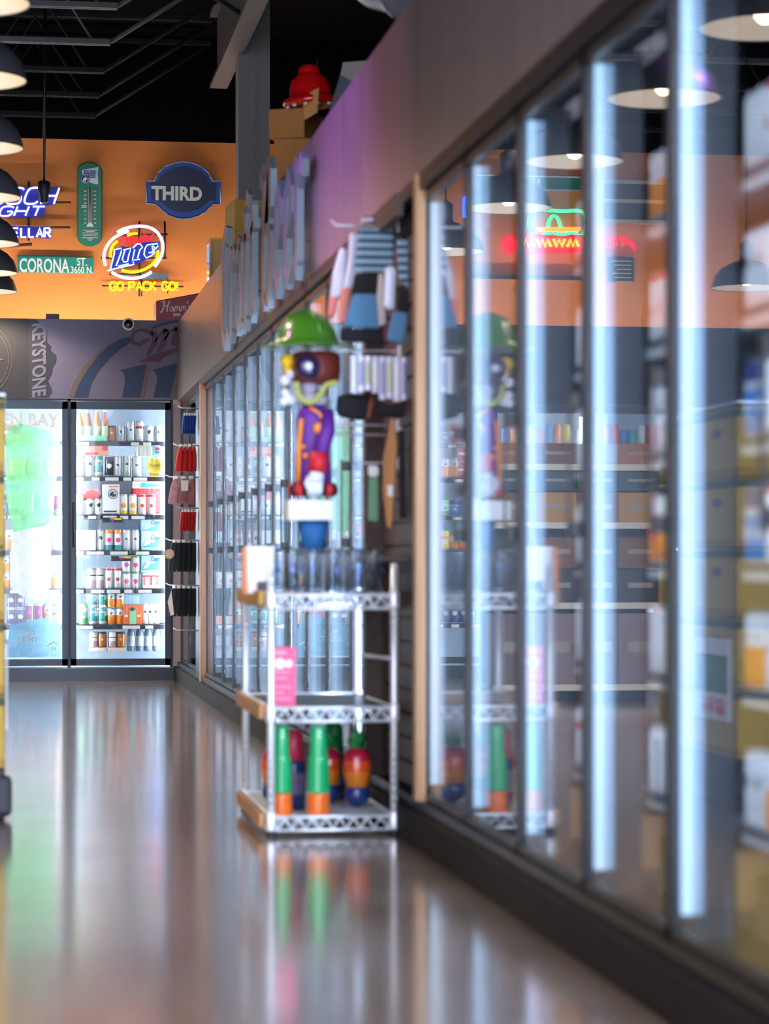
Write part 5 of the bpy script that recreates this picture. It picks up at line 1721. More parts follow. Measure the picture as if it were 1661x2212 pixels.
def bundle(x, y, label, s=1.0):
    o = empty('gift_bundle', label, 'gift bundle', (x, y, 0.062), group='wrapped red orange bundles with green tops')
    MB().ell((0, 0, 0.042 * s), (0.042 * s, 0.042 * s, 0.042 * s)).build('navy_ball', M_nv, o)
    b = MB(); b.lathe([(0.02, 0.0), (0.036, 0.004), (0.046, 0.06), (0.044, 0.1), (0.03, 0.122), (0.012, 0.13)], (0, 0, 0), 20)
    b.v = [(v[0] * s, v[1] * s, v[2] * s) for v in b.v]
    b.build('orange_bottle', M_ro, o, loc=(0, 0, 0.062 * s))
    b = MB()
    for i in range(9):
        a = i * 2.4
        c_, s_ = math.cos(a), math.sin(a)
        b.tube([(0.008 * c_, 0.008 * s_, 0.175), (0.025 * c_, 0.025 * s_, 0.21 + 0.01 * (i % 3)), (0.035 * c_, 0.035 * s_, 0.2 + 0.02 * (i % 4))], [0.006, 0.009, 0.002], 5)
    b.tube([(0, 0, 0.17), (0.0, 0, 0.27)], [0.01, 0.003], 6)
    b.v = [(v[0] * s, v[1] * s, v[2] * s) for v in b.v]
    b.build('green_top', M_gl, o)
    return o


bundle(0.905, 8.72, 'wrapped bundle with green top behind the left cup stack', 0.95)
bundle(1.085, 8.66, 'wrapped red orange bundle just right of the right cup stack')
bundle(1.165, 8.52, 'wrapped red orange bundle by the right rack post', 1.05)
bundle(0.93, 8.98, 'wrapped bundle at the back left corner of the bottom shelf', 0.9)
for j, (x, y) in enumerate(((1.13, 8.85), (0.95, 8.5))):
    o = empty('boxed_mug', ['dark labelled jar between the wrapped bundles', 'navy jar with a pink lid between the two cup stacks'][j], 'jar', (x, y, 0.062))
    b = MB(); b.lathe([(0.036, 0), (0.04, 0.004), (0.04, 0.15), (0.034, 0.16)], (0, 0, 0), 20); b.build('jar_body', M_dkl if j == 0 else M_nv, o)
    b = MB(); b.lathe([(0.0405, 0.05), (0.0405, 0.12)], (0, 0, 0), 20, caps=False); b.build('label', mat('jar_label', (0.18, 0.14, 0.3), 0.4, noise=0.4, scale=60), o)
    b = MB(); b.lathe([(0.03, 0.16), (0.034, 0.165), (0.03, 0.25), (0.02, 0.262)], (0, 0, 0), 20); b.build('lid', mat('pink_lid', (0.7, 0.03, 0.1), 0.3) if j else M_gl, o)

# glass mugs on the top shelf
M_clear = bpy.data.materials.new('clear_plastic'); M_clear.use_nodes = True
nt = M_clear.node_tree; nt.nodes.clear()
out = nt.nodes.new('ShaderNodeOutputMaterial'); mx = nt.nodes.new('ShaderNodeMixShader'); trn = nt.nodes.new('ShaderNodeBsdfTransparent'); trn.inputs[0].default_value = (0.90, 0.95, 1.0, 1)
gls = nt.nodes.new('ShaderNodeBsdfGlossy'); gls.inputs['Roughness'].default_value = 0.06; lw = nt.nodes.new('ShaderNodeLayerWeight'); lw.inputs['Blend'].default_value = 0.55
nt.links.new(lw.outputs['Facing'], mx.inputs[0]); nt.links.new(trn.outputs[0], mx.inputs[1]); nt.links.new(gls.outputs[0], mx.inputs[2]); nt.links.new(mx.outputs[0], out.inputs[0])
MUG = None
names = ['leftmost', 'second', 'third', 'fourth', 'fifth']
idx = 0
for j in range(2):
    for i in range(5):
        x = 0.925 + i * 0.068
        y = 8.34 + j * 0.30
        lb = f'clear glass beer mug with a blue mark, {names[i]} from left, {["front", "back"][j]} row on rack top'
        if MUG is None:
            MUG = empty('beer_mug', lb, 'mug', (x, y, 0.777), group='clear beer mugs on the rack top')
            b = MB(); b.lathe([(0.0001, 0.004), (0.029, 0.004), (0.031, 0.01), (0.0315, 0.145), (0.0295, 0.148), (0.0285, 0.14), (0.028, 0.02), (0.0001, 0.018)], (0, 0, 0), 24, caps=False)
            b.build('glass_body', M_clear, MUG)
            b = MB(); b.tube([(0.03, 0.0, 0.125), (0.045, 0.0, 0.12), (0.05, 0.0, 0.08), (0.045, 0.0, 0.045), (0.03, 0.0, 0.038)], 0.005, 8)
            b.build('handle', M_clear, MUG, rot=(0, 0, math.radians(70)))
            b = MB(); b.prism([(-0.006, 0.0), (0.006, 0.0), (0.007, 0.013), (0, 0.02), (-0.007, 0.013)], (0, -0.032, 0.07), *FB, 0, 0.0008)
            b.build('blue_print', mat('blue_mug_print', (0.12, 0.16, 0.5), 0.4), MUG)
        else:
            dup(MUG, (x, y, 0.777), lb, rz=(0.4 * i - 0.5))
# white price card with orange edge at the top left
o = empty('sign_card', 'large white card with an orange edge at the left of the rack top', 'sign', (0.87, 8.45, 0.777))
x0_, z1_ = px(532, 1180, 8.45)[0], px(532, 1180, 8.45)[2]; x1_ = px(592, 1180, 8.45)[0]
W(MB().box(x0_, x1_, 8.445, 8.455, 0.777, z1_), 'card', M_wp, o)
W(MB().box(x0_ - 0.014, x0_, 8.42, 8.46, 0.777, z1_ - 0.004), 'orange_edge', mat('orange_edge', srgb(225, 130, 70), 0.5), o)
q0 = px(556, 1277, 8.44); q1 = px(582, 1256, 8.44)
W(MB().box(q0[0], q1[0], 8.43, 8.444, q0[2], q1[2]), 'dark_square', mat('dark_brown_print', (0.03, 0.01, 0.008), 0.4), o)

# ------------------------------------------------------------------ hanging novelty figure with the green hat
FY = 8.52
G = lambda x, y, Y=FY: px(x, y, Y)
o = empty('hanging_figure', 'hanging novelty figure in a wide green hat, purple coat and blue trousers', 'figure', (1.0, FY, 0.93))
M_hat = mat('green_hat', (0.055, 0.20, 0.012), 0.3, coat=0.5)
M_face = mat('red_brown_face', (0.14, 0.018, 0.012), 0.5)
M_coat = mat('purple_coat', (0.13, 0.02, 0.30), 0.55, noise=0.15, scale=18)
M_gold = mat('orange_trim', (0.95, 0.30, 0.03), 0.45)
M_redf = mat('red_cloth', (0.65, 0.015, 0.03), 0.55)
M_wht = mat('white_glove', (0.8, 0.82, 0.9), 0.6)
M_jean = mat('blue_denim', (0.015, 0.12, 0.34), 0.7, noise=0.25, scale=60, stretch=(6, 6, 0.4))
hx = G(663, 750)[0]; hz = G(663, 752)[2]; ht = G(663, 672)[2]; hr = (G(733, 700)[0] - G(596, 700)[0]) / 2
b = MB()
H = ht - hz
b.lathe([(hr * 1.48, 0.0), (hr * 1.5, 0.004), (hr * 1.05, 0.014), (hr * 0.98, 0.03), (hr * 0.9, H * 0.45), (hr * 0.72, H * 0.72), (hr * 0.45, H * 0.88), (hr * 0.2, H * 0.95), (0.0001, H)], (hx, FY, hz), 36)
hat = W(b, 'hat', M_hat, o)
b = MB()
for a in range(4):
    q = math.radians(a * 90 + 20)
    b.tube([(hx + hr * 0.93 * math.cos(q), FY + hr * 0.93 * math.sin(q), hz + H * 0.35), (hx + hr * 0.62 * math.cos(q), FY + hr * 0.62 * math.sin(q), hz + H * 0.83), (hx, FY, hz + H * 1.02)], 0.006, 6)
W(b, 'hat_ridges', M_hat, hat)
b = MB(); b.tube([(hx - 0.005, FY, hz + H), (hx - 0.005, FY, ZF0 - 0.08)], 0.0025, 6); W(b, 'hanging_wire', M_rod, o)
# head
b = MB(); cx_ = G(683, 790)[0]; b.lathe([(0.06, -0.045), (0.078, -0.035), (0.084, 0.0), (0.082, 0.05), (0.07, 0.06)], (cx_, FY + 0.01, G(683, 800)[2]), 24)
W(b, 'head', M_face, o)
e = G(665, 792, FY - 0.09)
b = MB(); b.lathe([(0.0001, -0.022), (0.02, -0.022), (0.036, -0.012), (0.042, 0.0), (0.042, 0.02)], e, 28, axis='Y')
ey = W(b, 'eye', mat('dark_purple_eye', (0.025, 0.012, 0.06), 0.25, coat=0.5), o)
b = MB(); b.ell((e[0], e[1] - 0.022, e[2]), (0.013, 0.006, 0.013)); W(b, 'eye_highlight', M_wht, ey)
b = MB()
q = G(622, 780); b.ell((q[0], q[1], q[2]), (0.026, 0.02, 0.024)); b.ell((q[0] + 0.002, q[1], q[2] - 0.03), (0.016, 0.014, 0.018))
W(b, 'yellow_ornament', mat('yellow_ornament', (0.9, 0.55, 0.01), 0.4), o)
b = MB()
for (x, y, r_) in ((628, 808, 0.017), (616, 822, 0.017), (617, 850, 0.016), (625, 862, 0.020), (613, 868, 0.014)):
    b.ell(G(x, y), (r_, r_, r_))
W(b, 'white_tufts', M_wht, o)
# beard ring and jaw
b = MB()
b.tube(round_stroke([(0, 0), (1, 0)], 1) and [G(x, y, FY - 0.06) for x, y in round_stroke([(640, 825), (644, 850), (658, 866), (676, 868), (692, 852), (704, 832), (728, 826)])], 0.010, 8)
W(b, 'collar_ribbon', mat('yellow_green_ribbon', (0.45, 0.48, 0.12), 0.6), o)
b = MB(); q = G(667, 838); b.ell(q, (0.032, 0.04, 0.04)); W(b, 'jaw', mat('grey_lilac', (0.36, 0.32, 0.42), 0.6), o)
b = MB(); q0 = G(690, 875); b.lathe([(0.045, 0.0), (0.052, 0.02), (0.03, 0.035)], (G(676, 870)[0], FY, q0[2]), 20); W(b, 'ruff', mat('grey_ruff', (0.5, 0.52, 0.58), 0.7), o)
# coat: tapering torso
zt_ = G(676, 872)[2]; zb_ = G(676, 1060)[2]; xc_ = G(676, 900)[0]
b = MB()
hh = zt_ - zb_
b.lathe([(0.046, 0), (0.062, 0.004), (0.06, hh * 0.3), (0.055, hh * 0.55), (0.058, hh * 0.8), (0.05, hh * 0.93), (0.025, hh)], (xc_, FY, zb_), 24, sy=0.75)
coat = W(b, 'coat', M_coat, o)
for (x, y, r_) in ((690, 925, 0.021), (660, 985, 0.010), (655, 965, 0.008)):
    W(MB().ell(G(x, y, FY - 0.05), (r_, 0.01, r_)), 'button', M_gold, coat)
b = MB(); b.tube([G(652, 905, FY - 0.043), G(646, 960, FY - 0.046), G(644, 1040, FY - 0.046)], 0.008, 6); b.tube([G(668, 880, FY - 0.045), G(690, 893, FY - 0.05), G(700, 915, FY - 0.045)], 0.006, 6)
W(b, 'orange_piping', M_gold, coat)
# sleeve, cuff, glove
b = MB(); b.tube([G(706, 890, FY - 0.03), G(708, 930, FY - 0.06), G(690, 985, FY - 0.085)], [0.024, 0.026, 0.024], 14); slv = W(b, 'sleeve', M_coat, o)
b = MB(); b.tube([G(690, 978, FY - 0.085), G(686, 1020, FY - 0.09)], [0.029, 0.031], 14); W(b, 'red_cuff', M_redf, slv)
b = MB()
b.tube([G(684, 1020, FY - 0.09), G(682, 1040, FY - 0.09)], [0.024, 0.026], 12)
for i in range(4):
    b.tube([G(670 + i * 8, 1036, FY - 0.095), G(668 + i * 8, 1056, FY - 0.1), G(668 + i * 7.6, 1070, FY - 0.094)], [0.008, 0.0085, 0.006], 8)
b.tube([G(668, 1030, FY - 0.1), G(662, 1044, FY - 0.11), G(664, 1056, FY - 0.11)], [0.008, 0.008, 0.005], 8)
W(b, 'glove', M_wht, slv)
# belt with red and black beads, white band, trousers
b = MB(); zbelt = G(676, 1058)[2]
for i in range(16):
    a = i * math.pi / 8
    b.mi = i % 2
    b.ell((xc_ + 0.068 * math.cos(a), FY + 0.05 * math.sin(a), zbelt), (0.017, 0.017, 0.024), 10, 6)
W(b, 'beaded_belt', [M_redf, M_black], o)
q0 = G(623, 1124, FY - 0.07); q1 = G(721, 1080, FY - 0.07)
b = MB(); b.box(q0[0], q1[0], FY - 0.07, FY + 0.06, q0[2], q1[2]); W(b, 'white_band', M_wp, o, bevel=0.006)
b = MB(); q = G(676, 1125); q2 = G(676, 1195)
b.lathe([(0.040, q2[2] - q[2]), (0.044, (q2[2] - q[2]) * 0.5), (0.052, 0.0)], (q[0], FY, q[2]), 20, sy=0.8); W(b, 'trousers', M_jean, o)

# ------------------------------------------------------------------ merchandise hung on the slat panel


def hook(x0, x1, y, z, label, two=False):
    o = empty('display_hook', label, 'hook', (x1, y, z))
    b = MB()
    b.tube([(x1, y, z), (x0 + 0.01, y, z), (x0 - 0.006, y, z + 0.018)], 0.0035, 6)
    if two:
        b.tube([(x1, y + 0.05, z - 0.03), (x0 + 0.02, y + 0.05, z - 0.03), (x0 + 0.004, y + 0.05, z - 0.016)], 0.0035, 6)
    W(b, 'prong', M_chrome, o)
    W(MB().box(x1 - 0.004, x1 + 0.012, y - 0.02, y + 0.02, z - 0.02, z + 0.02), 'back_plate', M_chrome, o)
    return o


def gpx(x, y, Y):
    return px(x, y, Y)


def knit(name, polys, Y, m, label, cat, thick=0.03, mats=None):
    """hung soft goods: outline in photo pixels at depth Y, rounded by a bevel"""
    o = None
    parts = []
    xs = [p[0] for pl_ in polys for p in pl_[1]]; ys = [p[1] for pl_ in polys for p in pl_[1]]
    o = empty(name, label, cat, px(sum(xs) / len(xs), max(ys), Y))
    for nm, pl_, mm in polys:
        tk = thick * (1.0 if not parts else 1.12); parts.append(nm)      # added pieces stand a little proud of the body
        b = MB(); b.prism([(px(x, y, Y)[0], px(x, y, Y)[2]) for x, y in pl_], (0, Y, 0), *FB, -tk / 2, tk / 2)
        W(b, nm, mm, o, bevel=thick * 0.35)
    return o


M_stripe = bands_mat('blue_grey_stripes', [(i / 14, (0.30, 0.48, 0.60) if i % 2 == 0 else (0.04, 0.08, 0.14)) for i in range(14)], rough=0.8, length=0.19, coat=0)
M_knitb = mat('blue_knit', (0.09, 0.24, 0.42), 0.9, noise=0.25, scale=70, stretch=(3, 3, 1))
M_knitd = mat('black_knit', (0.012, 0.012, 0.016), 0.9, noise=0.3, scale=60)
M_bag = mat('clear_white_bag', (0.7, 0.74, 0.95), 0.12, coat=1.0, noise=0.12, scale=40)
hook(1.08, 1.298, 8.50, px(800, 488, 8.5)[2], 'upper chrome hook on the slat panel holding striped knitwear')
knit('striped_garment', [('striped_knit', [(774, 494), (852, 494), (850, 588), (764, 588)], M_stripe)], 8.45, None, 'blue grey striped knit garment hung high on the slat panel', 'garment')
knit('knit_band', [('knit_body', [(766, 590), (822, 590), (820, 642), (758, 640)], M_knitd)], 8.46, None, 'black knit band hanging below the striped garment', 'hat')
knit('knit_hat', [('knit_body', [(762, 634), (818, 636), (820, 712), (742, 706)], M_knitb), ('dark_brim', [(735, 708), (822, 713), (826, 742), (735, 738)], M_knitd)], 8.44, None, 'blue knit hat with a dark brim hanging behind the green hat', 'hat')
knit('striped_scarf', [('striped_knit', [(856, 510), (882, 520), (884, 620), (862, 612)], M_stripe)], 8.30, None, 'narrow striped knit scarf hanging by the wooden post', 'scarf', thick=0.02)
knit('knit_hat', [('knit_body', [(848, 672), (882, 676), (874, 742), (836, 738)], M_knitb)], 8.28, None, 'small blue knit hat low beside the wooden post', 'hat', thick=0.03)
knit('knit_piece', [('knit_body', [(860, 622), (884, 626), (882, 676), (856, 670)], M_knitd)], 8.29, None, 'black knit piece above the small blue knit hat', 'garment', thick=0.025)
knit('white_tag_roll', [('roll', [(832, 574), (856, 576), (852, 672), (828, 668)], mat('white_plastic_roll', (0.72, 0.8, 1.0), 0.25, coat=0.8))], 8.35, None, 'bright white plastic sleeve hanging beside the striped garment', 'package', thick=0.04)
knit('cream_tassel', [('cord', [(818, 590), (828, 590), (834, 700), (818, 706), (814, 640)], mat('cream_cord', (0.5, 0.46, 0.42), 0.7))], 8.40, None, 'cream cord tassel hanging between the knit hats', 'tassel', thick=0.02)
M_pinkend = mat('salmon_paper', (0.85, 0.28, 0.22), 0.4)
for j, (pa, pb) in enumerate((([(735, 532), (750, 540), (742, 640), (712, 650), (718, 590)], [(712, 640), (730, 640), (722, 688), (708, 686)]), ([(756, 500), (776, 506), (772, 600), (752, 640), (738, 636), (750, 570)], [(738, 620), (760, 618), (748, 700), (732, 700)]))):
    knit('wrapped_bag', [('bag_film', pa, M_bag), ('pink_end', pb, M_pinkend)], 8.62 - j * 0.05, None, f'shiny white bag with a salmon end on the upper hook, {["left", "right"][j]} of two', 'bag', thick=0.03)
W(MB().ell(px(797, 478, 8.6), (0.03, 0.05, 0.012)), 'hook_cap', M_bag)
bpy.data.objects['hook_cap']['label'] = 'bright blue white plastic clip at the top of the slat panel'; bpy.data.objects['hook_cap']['category'] = 'clip'
# row of white blister packs
hook(1.09, 1.298, 8.46, px(800, 758, 8.46)[2], 'chrome hook carrying the row of white packets')
for j in range(8):
    xa = 756 + j * 15.5
    yb = 850 + (j > 3) * 18 - (j % 3) * 3
    q0 = px(xa, yb, 8.44 - j * 0.012); q1 = px(xa + 12, 768 + j * 0.5, 8.44 - j * 0.012)
    o = empty('blister_pack', f'thin shiny white packet hanging in the row, {ORD[j]} from left', 'packet', ((q0[0] + q1[0]) / 2, q0[1], q0[2]), group='white packets on the middle hook')
    yy = q0[1]
    W(MB().box(q0[0], q1[0], yy - 0.02, yy + 0.02, q0[2], q1[2]), 'card', M_bag, o, bevel=0.003)
    W(MB().box(q0[0] + 0.004, q1[0] - 0.004, yy - 0.022, yy - 0.02, q0[2] + 0.02, q1[2] - 0.02), 'print', [M_wp, mat('lilac_print', (0.3, 0.3, 0.6), 0.4), mat('multi_print', (0.5, 0.6, 0.2), 0.4)][j % 3], o)
knit('winter_hat', [('knit_body', [(728, 852), (800, 850), (804, 900), (780, 910), (726, 898)], M_knitd), ('rust_strap', [(796, 858), (808, 862), (800, 905), (788, 906)], mat('rust_leather', (0.22, 0.05, 0.03), 0.6))], 8.5, None, 'dark knit cap with a rust strap beside the purple coat', 'hat', thick=0.05)
knit('winter_hat', [('knit_body', [(808, 872), (880, 872), (880, 902), (806, 900)], M_knitd)], 8.4, None, 'black cap under the white packets by the wooden post', 'hat', thick=0.05)
hook(1.16, 1.298, 8.46, px(806, 1000, 8.46)[2], 'short chrome hook holding the pale green pouch')
hook(1.05, 1.298, 8.5, px(770, 918, 8.5)[2], 'empty double chrome hook on the slat panel beside the purple coat', True)
# wooden paddle, green pouch, dark straps
knit('wooden_paddle', [('wooden_blade', [(842, 905), (852, 905), (858, 960), (852, 1060), (846, 1140), (836, 1140), (826, 1060), (828, 985), (838, 940)], wood_mat('amber_wood', srgb(170, 110, 55), srgb(205, 145, 85), 'Z')), ('white_label', [(834, 1046), (850, 1046), (850, 1074), (834, 1074)], M_wp)], 8.36, None, 'long amber wooden paddle hanging before the slat panel', 'paddle', thick=0.015)
knit('green_pouch', [('pouch', [(796, 1030), (818, 1030), (818, 1130), (794, 1126)], mat('pale_green_fabric', (0.16, 0.34, 0.2), 0.7)), ('white_top', [(794, 1004), (818, 1006), (818, 1031), (796, 1031)], M_wp)], 8.46, None, 'pale green pouch with a white top left of the wooden paddle', 'pouch', thick=0.03)
knit('dark_strap', [('strap_body', [(860, 930), (874, 930), (878, 1120), (862, 1120)], M_knitd)], 8.3, None, 'long dark strap hanging between the paddle and the wooden post', 'strap', thick=0.02)
o = W(MB().box(1.20, 1.30, 8.24, 8.85, 0.885, 0.90), 'slat_shelf', M_walnut)
tag(o, 'narrow brown shelf on the slat panel behind the mugs', 'shelf')
o = empty('shelf_bracket', 'pale blue metal arm sticking out of the slat panel inside the rack', 'bracket', (1.3, 8.45, px(800, 1418, 8.45)[2]))
W(MB().tube([px(842, 1422, 8.4), px(782, 1415, 8.75)], 0.007, 8), 'arm', M_chrome, o)

# ------------------------------------------------------------------ gloves and hats on hooks in the far corner
YG = 17.25
M_red = mat('red_knit', (0.50, 0.008, 0.012), 0.85, noise=0.2, scale=50)
M_bl = mat('blue_knit_glove', (0.01, 0.06, 0.32), 0.85, noise=0.2, scale=50)
M_camo = mat('pink_camo', (0.34, 0.14, 0.15), 0.85, noise=0.7, scale=26)
M_blk = mat('black_knit_glove', (0.008, 0.010, 0.014), 0.9, noise=0.3, scale=50)
rowsG = [(880, 898, 938, 'blue', M_bl, 5, 396, 424, 'blue knitted glove'), (961, 965, 1018, 'red', M_red, 4, 386, 424, 'red knitted hat'), (1029, 1034, 1090, 'camo', M_camo, 3, 370, 422, 'pink camouflage mitten'),
         (1096, 1106, 1148, 'redg', M_red, 5, 391, 424, 'red knitted glove'), (1166, 1172, 1236, 'blk', M_blk, 5, 370, 424, 'black knitted glove'), (1263, 1271, 1332, 'blk2', M_blk, 5, 370, 424, 'black ribbed glove')]
for r_i, (yh, ya, yb, nm, m, cnt, xa, xb, words) in enumerate(rowsG):
    qh = (1.292, YG, px(428, yh + 2, YG)[2])
    o = empty('display_hook', f'white wire hook in the far corner carrying each {words}', 'hook', qh)
    qt2 = px(xa - 12, yh - 3, YG); qq = px(xa - 4, yh + 1, YG)
    W(MB().tube([qh, qq, qt2], 0.004, 6), 'prong', M_chrome, o)
    for i in range(cnt):
        xc = xa + (xb - xa) * (i + 0.5) / cnt
        wd = (xb - xa) / cnt * (1.12 if nm != 'camo' else 1.0) / 2
        lean = -6 * (1 - i / cnt) if nm in ('camo', 'blk', 'blk2', 'red') else -3
        kind = {'blue': 'knit_glove', 'red': 'knit_hat', 'camo': 'knit_mitten', 'redg': 'knit_glove', 'blk': 'knit_glove', 'blk2': 'knit_glove'}[nm]
        Yi = YG - 0.03 + 0.012 * i
        q = px(xc, yb, Yi)
        o = empty(kind, f'{words} in the far corner, {ORD[i]} from left on the {ORD[r_i]} hook down', 'hat' if nm == 'red' else 'mitten' if nm == 'camo' else 'glove', q, group=f'{words}s on the {ORD[r_i]} hook')
        b = MB()
        if nm == 'red':
            pl_ = [(-wd * 0.5, ya), (wd * 0.5, ya), (wd * 1.1, ya + 20), (wd * 1.25, yb), (-wd * 1.25, yb), (-wd * 1.1, ya + 20)]
        elif nm == 'camo':
            pl_ = [(-wd * 0.4, ya), (wd * 0.5, ya), (wd * 1.0, ya + 26), (wd * 0.95, yb - 4), (0, yb), (-wd * 1.1, yb - 3), (-wd * 0.9, ya + 22)]
        else:
            pl_ = [(-wd * 0.8, ya), (wd * 0.8, ya), (wd * 1.0, yb - 12), (wd * 0.9, yb - 1), (wd * 0.3, yb), (wd * 0.15, yb - 8), (-wd * 0.1, yb - 8), (-wd * 0.3, yb), (-wd * 0.9, yb - 2), (-wd * 1.0, yb - 12)]
        P = [(px(xc + x + lean * (y - ya) / (yb - ya), y, Yi)[0], px(xc, y, Yi)[2]) for x, y in pl_]
        b.prism(P, (0, Yi, 0), *FB, -0.06, 0.02)
        body = W(b, 'knit_body', m, o, bevel=0.006)
        P = [(px(xc - wd * 0.5, ya - 6, Yi)[0], px(xc, ya - 6, Yi)[2]), (px(xc + wd * 0.5, ya - 6, Yi)[0], px(xc, ya - 6, Yi)[2]), (px(xc + wd * 0.5, ya + 2, Yi)[0], px(xc, ya + 2, Yi)[2]), (px(xc - wd * 0.5, ya + 2, Yi)[0], px(xc, ya + 2, Yi)[2])]
        b = MB(); b.prism(P, (0, Yi, 0), *FB, -0.03, 0.002); W(b, 'card_header', M_wp, o)
        if nm == 'blk' and i == 0:
            b = MB(); b.lathe([(0.02, 0), (0.034, 0), (0.034, 0.006), (0.02, 0.006)], px(366, 1197, YG - 0.07), 20, axis='Y')
            W(b, 'round_badge', mat('tan_badge', (0.35, 0.22, 0.12), 0.6), o)
        if nm == 'blk2' and i == 0:
            b = MB(); b.prism([(px(x, y, YG - 0.05)[0], px(x, y, YG - 0.05)[2]) for x, y in ((370, 1276), (362, 1300), (368, 1330), (376, 1328))], (0, YG - 0.05, 0), *FB, 0, 0.01)
            W(b, 'cream_cuff', mat('cream_knit', (0.5, 0.42, 0.32), 0.8), o)
        if nm == 'camo' and i == 1:
            W(MB().box(px(391, 0, Yi)[0], px(406, 0, Yi)[0], Yi - 0.025, Yi - 0.021, px(0, 1059, Yi)[2], px(0, 1036, Yi)[2]), 'white_price_tag', M_wp, o)
qh = (1.292, YG, px(430, 1362, YG)[2])
o = empty('display_hook', 'empty white wire hook lowest in the far corner', 'hook', qh)
W(MB().tube([qh, px(382, 1361, YG), px(374, 1357, YG)], 0.004, 6), 'prong', M_chrome, o)

# ------------------------------------------------------------------ left aisle: stacked yellow cases and what the glass mirrors
M_case = bands_mat('yellow_case_print', [(0, (0.36, 0.22, 0.03)), (0.12, (0.50, 0.32, 0.04)), (0.8, (0.05, 0.06, 0.03)), (0.9, (0.42, 0.28, 0.04))], rough=0.6, length=0.27, coat=0)
M_case2 = mat('tan_case', (0.40, 0.27, 0.10), 0.7, noise=0.2, scale=5)
M_gap = mat('pallet_grey', srgb(46, 46, 54), 0.5)
CASE = None
n = 0
for yi in range(2):
    for lv in range(5):
        Y0 = 8.95 + yi * 0.58
        z = 0.17 + lv * 0.255
        for xi in range(2):
            x = -0.205 - xi * 0.42
            lb = f'yellow beer case, left aisle stack, {ORD[lv]} layer up, {ORD[yi]} pile back, {["aisle", "inner"][xi]} side'
            m = M_case
            if CASE is None:
                CASE = empty('beer_case', lb, 'beer case', (x, Y0 + 0.28, z), group='yellow beer cases stacked in the left aisle')
                MB().box(-0.205, 0.205, -0.27, 0.27, 0, 0.25).build('case_body', M_case, CASE, bevel=0.004)
                MB().box(0.205, 0.207, -0.05, 0.05, 0.15, 0.18).build('hand_hole', M_blkc, CASE)
            else:
                dup(CASE, (x, Y0 + 0.28, z), lb)
o = empty('pallet_base', 'dark grey rounded plastic base under the yellow cases at left edge', 'pallet', (-0.3, 9.0, 0))
W(MB().box(-0.85, 0.025, 8.86, 8.95, 0.012, 0.15), 'bumper', M_gap, o, bevel=0.02)
W(MB().box(-0.85, 0.0, 8.95, 10.15, 0.0, 0.165), 'base', M_gap, o)
# price poster facing the coolers
o = empty('price_poster', 'white, green and red price poster on the case stack, mirrored at right', 'poster', (0.012, 9.26, 0.30))
y0_ = 9.03; y1_ = 9.50
W(MB().box(0.004, 0.010, y0_, y1_, 0.30, 0.60), 'paper', M_wp, o)
W(MB().box(0.010, 0.012, y0_ + 0.02, y1_ - 0.02, 0.40, 0.54), 'green_picture', mat('poster_green', (0.06, 0.2, 0.12), 0.5, noise=0.8, scale=18), o)
b = MB(); text_into(b, '$16', (0.0115, y1_ - 0.06, 0.315), (0, -1, 0), (0, 0, 1), (1, 0, 0), 0.3, 0.07, 0, 0.002, bold=0.05)
# facing +X the text runs along +Y
b = MB(); text_into(b, '$16', (0.0115, y0_ + 0.06, 0.315), (0, 1, 0), (0, 0, 1), (1, 0, 0), 0.3, 0.07, 0, 0.002, bold=0.05)
W(b, 'red_price', M_redc, o)
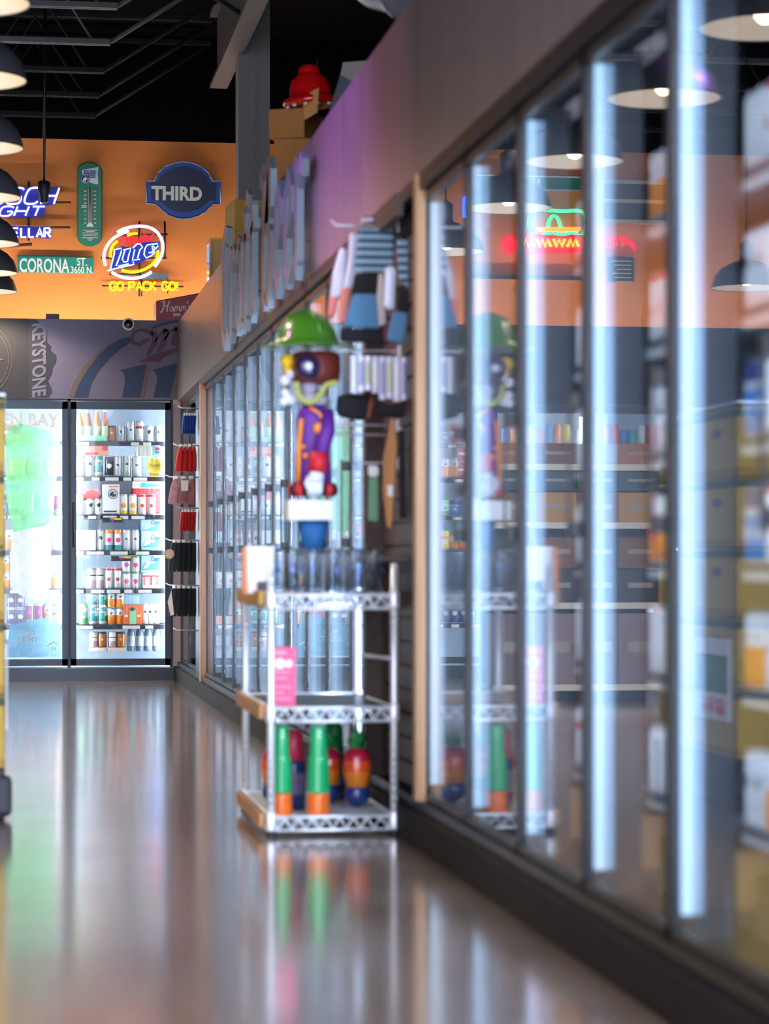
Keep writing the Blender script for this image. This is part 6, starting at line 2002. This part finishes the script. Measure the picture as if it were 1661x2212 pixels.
# end display of the next aisle, facing the camera; the near cooler glass mirrors it
M_gond = mat('gondola_grey', srgb(60, 64, 72), 0.5)
GY = 16.0
o = empty('display_shelving', 'dark end of aisle shelving unit mirrored behind the neon sign panes', 'shelving unit', (-1.0, GY + 0.25, 0))
W(MB().box(-1.55, -0.45, GY + 0.42, GY + 0.45, 0, 1.5), 'back_panel', M_gond, o)
for z in (0.1, 0.62, 1.13, 1.5):
    W(MB().box(-1.55, -0.45, GY, GY + 0.42, z - 0.03, z), 'shelf_board', M_gond, o)
    W(MB().box(-1.55, -0.45, GY - 0.008, GY, z - 0.035, z + 0.005), 'price_rail', mat('pale_price_rail', (0.6, 0.55, 0.45), 0.4), o)
stk = [(0.1, 0.46, [mat('mauve_carton', srgb(128, 108, 112), 0.6), mat('mauve_carton_dark', srgb(104, 84, 88), 0.6)], 'mauve grey'), (0.62, 0.22, [mat('black_stock', (0.02, 0.025, 0.03), 0.5)], 'black'), (0.845, 0.2, [mat('brown_stock', (0.16, 0.07, 0.03), 0.5), mat('black_stock', (0.02, 0.025, 0.03), 0.5)], 'brown and black'),
       (1.13, 0.2, [mat('ochre_stock', (0.42, 0.22, 0.04), 0.5), mat('brown_stock', (0.16, 0.07, 0.03), 0.5)], 'ochre'), (1.335, 0.13, [mat('teal_stock', (0.03, 0.07, 0.09), 0.5)], 'dark teal'), (1.502, 0.14, [mat('rust_stock', (0.35, 0.12, 0.05), 0.5), mat('glassy_stock', (0.3, 0.34, 0.36), 0.2), mat('brown_stock', (0.16, 0.07, 0.03), 0.5)], 'mixed')]
for z, h, ms, words in stk:
    for i in range(4):
        x = -1.53 + i * 0.268
        ob = empty('stock_carton', f'{words} carton mirrored on the end display, {ORD[i]} from its left', 'carton', (x + 0.13, GY + 0.15, z))
        W(MB().box(x, x + 0.262, GY + 0.01, GY + 0.3, z, z + h - 0.005), 'carton_body', ms[i % len(ms)], ob)
        W(MB().box(x + 0.04, x + 0.2, GY + 0.008, GY + 0.01, z + h * 0.45, z + h * 0.6), 'pale_print', mat('dull_print', (0.3, 0.26, 0.22), 0.6), ob)
o = W(MB().box(-0.42, 0.002, 8.95, 10.1, 1.452, 1.462), 'plastic_wrap_sheet', mat('wrap_highlight', (0.7, 0.8, 0.85), 0.15, coat=1))  # pale colour stands in for the highlight along the wrap's top edge
tag(o, 'plastic wrap sheet paled for its top edge highlight, on the yellow case stack', 'plastic sheet')
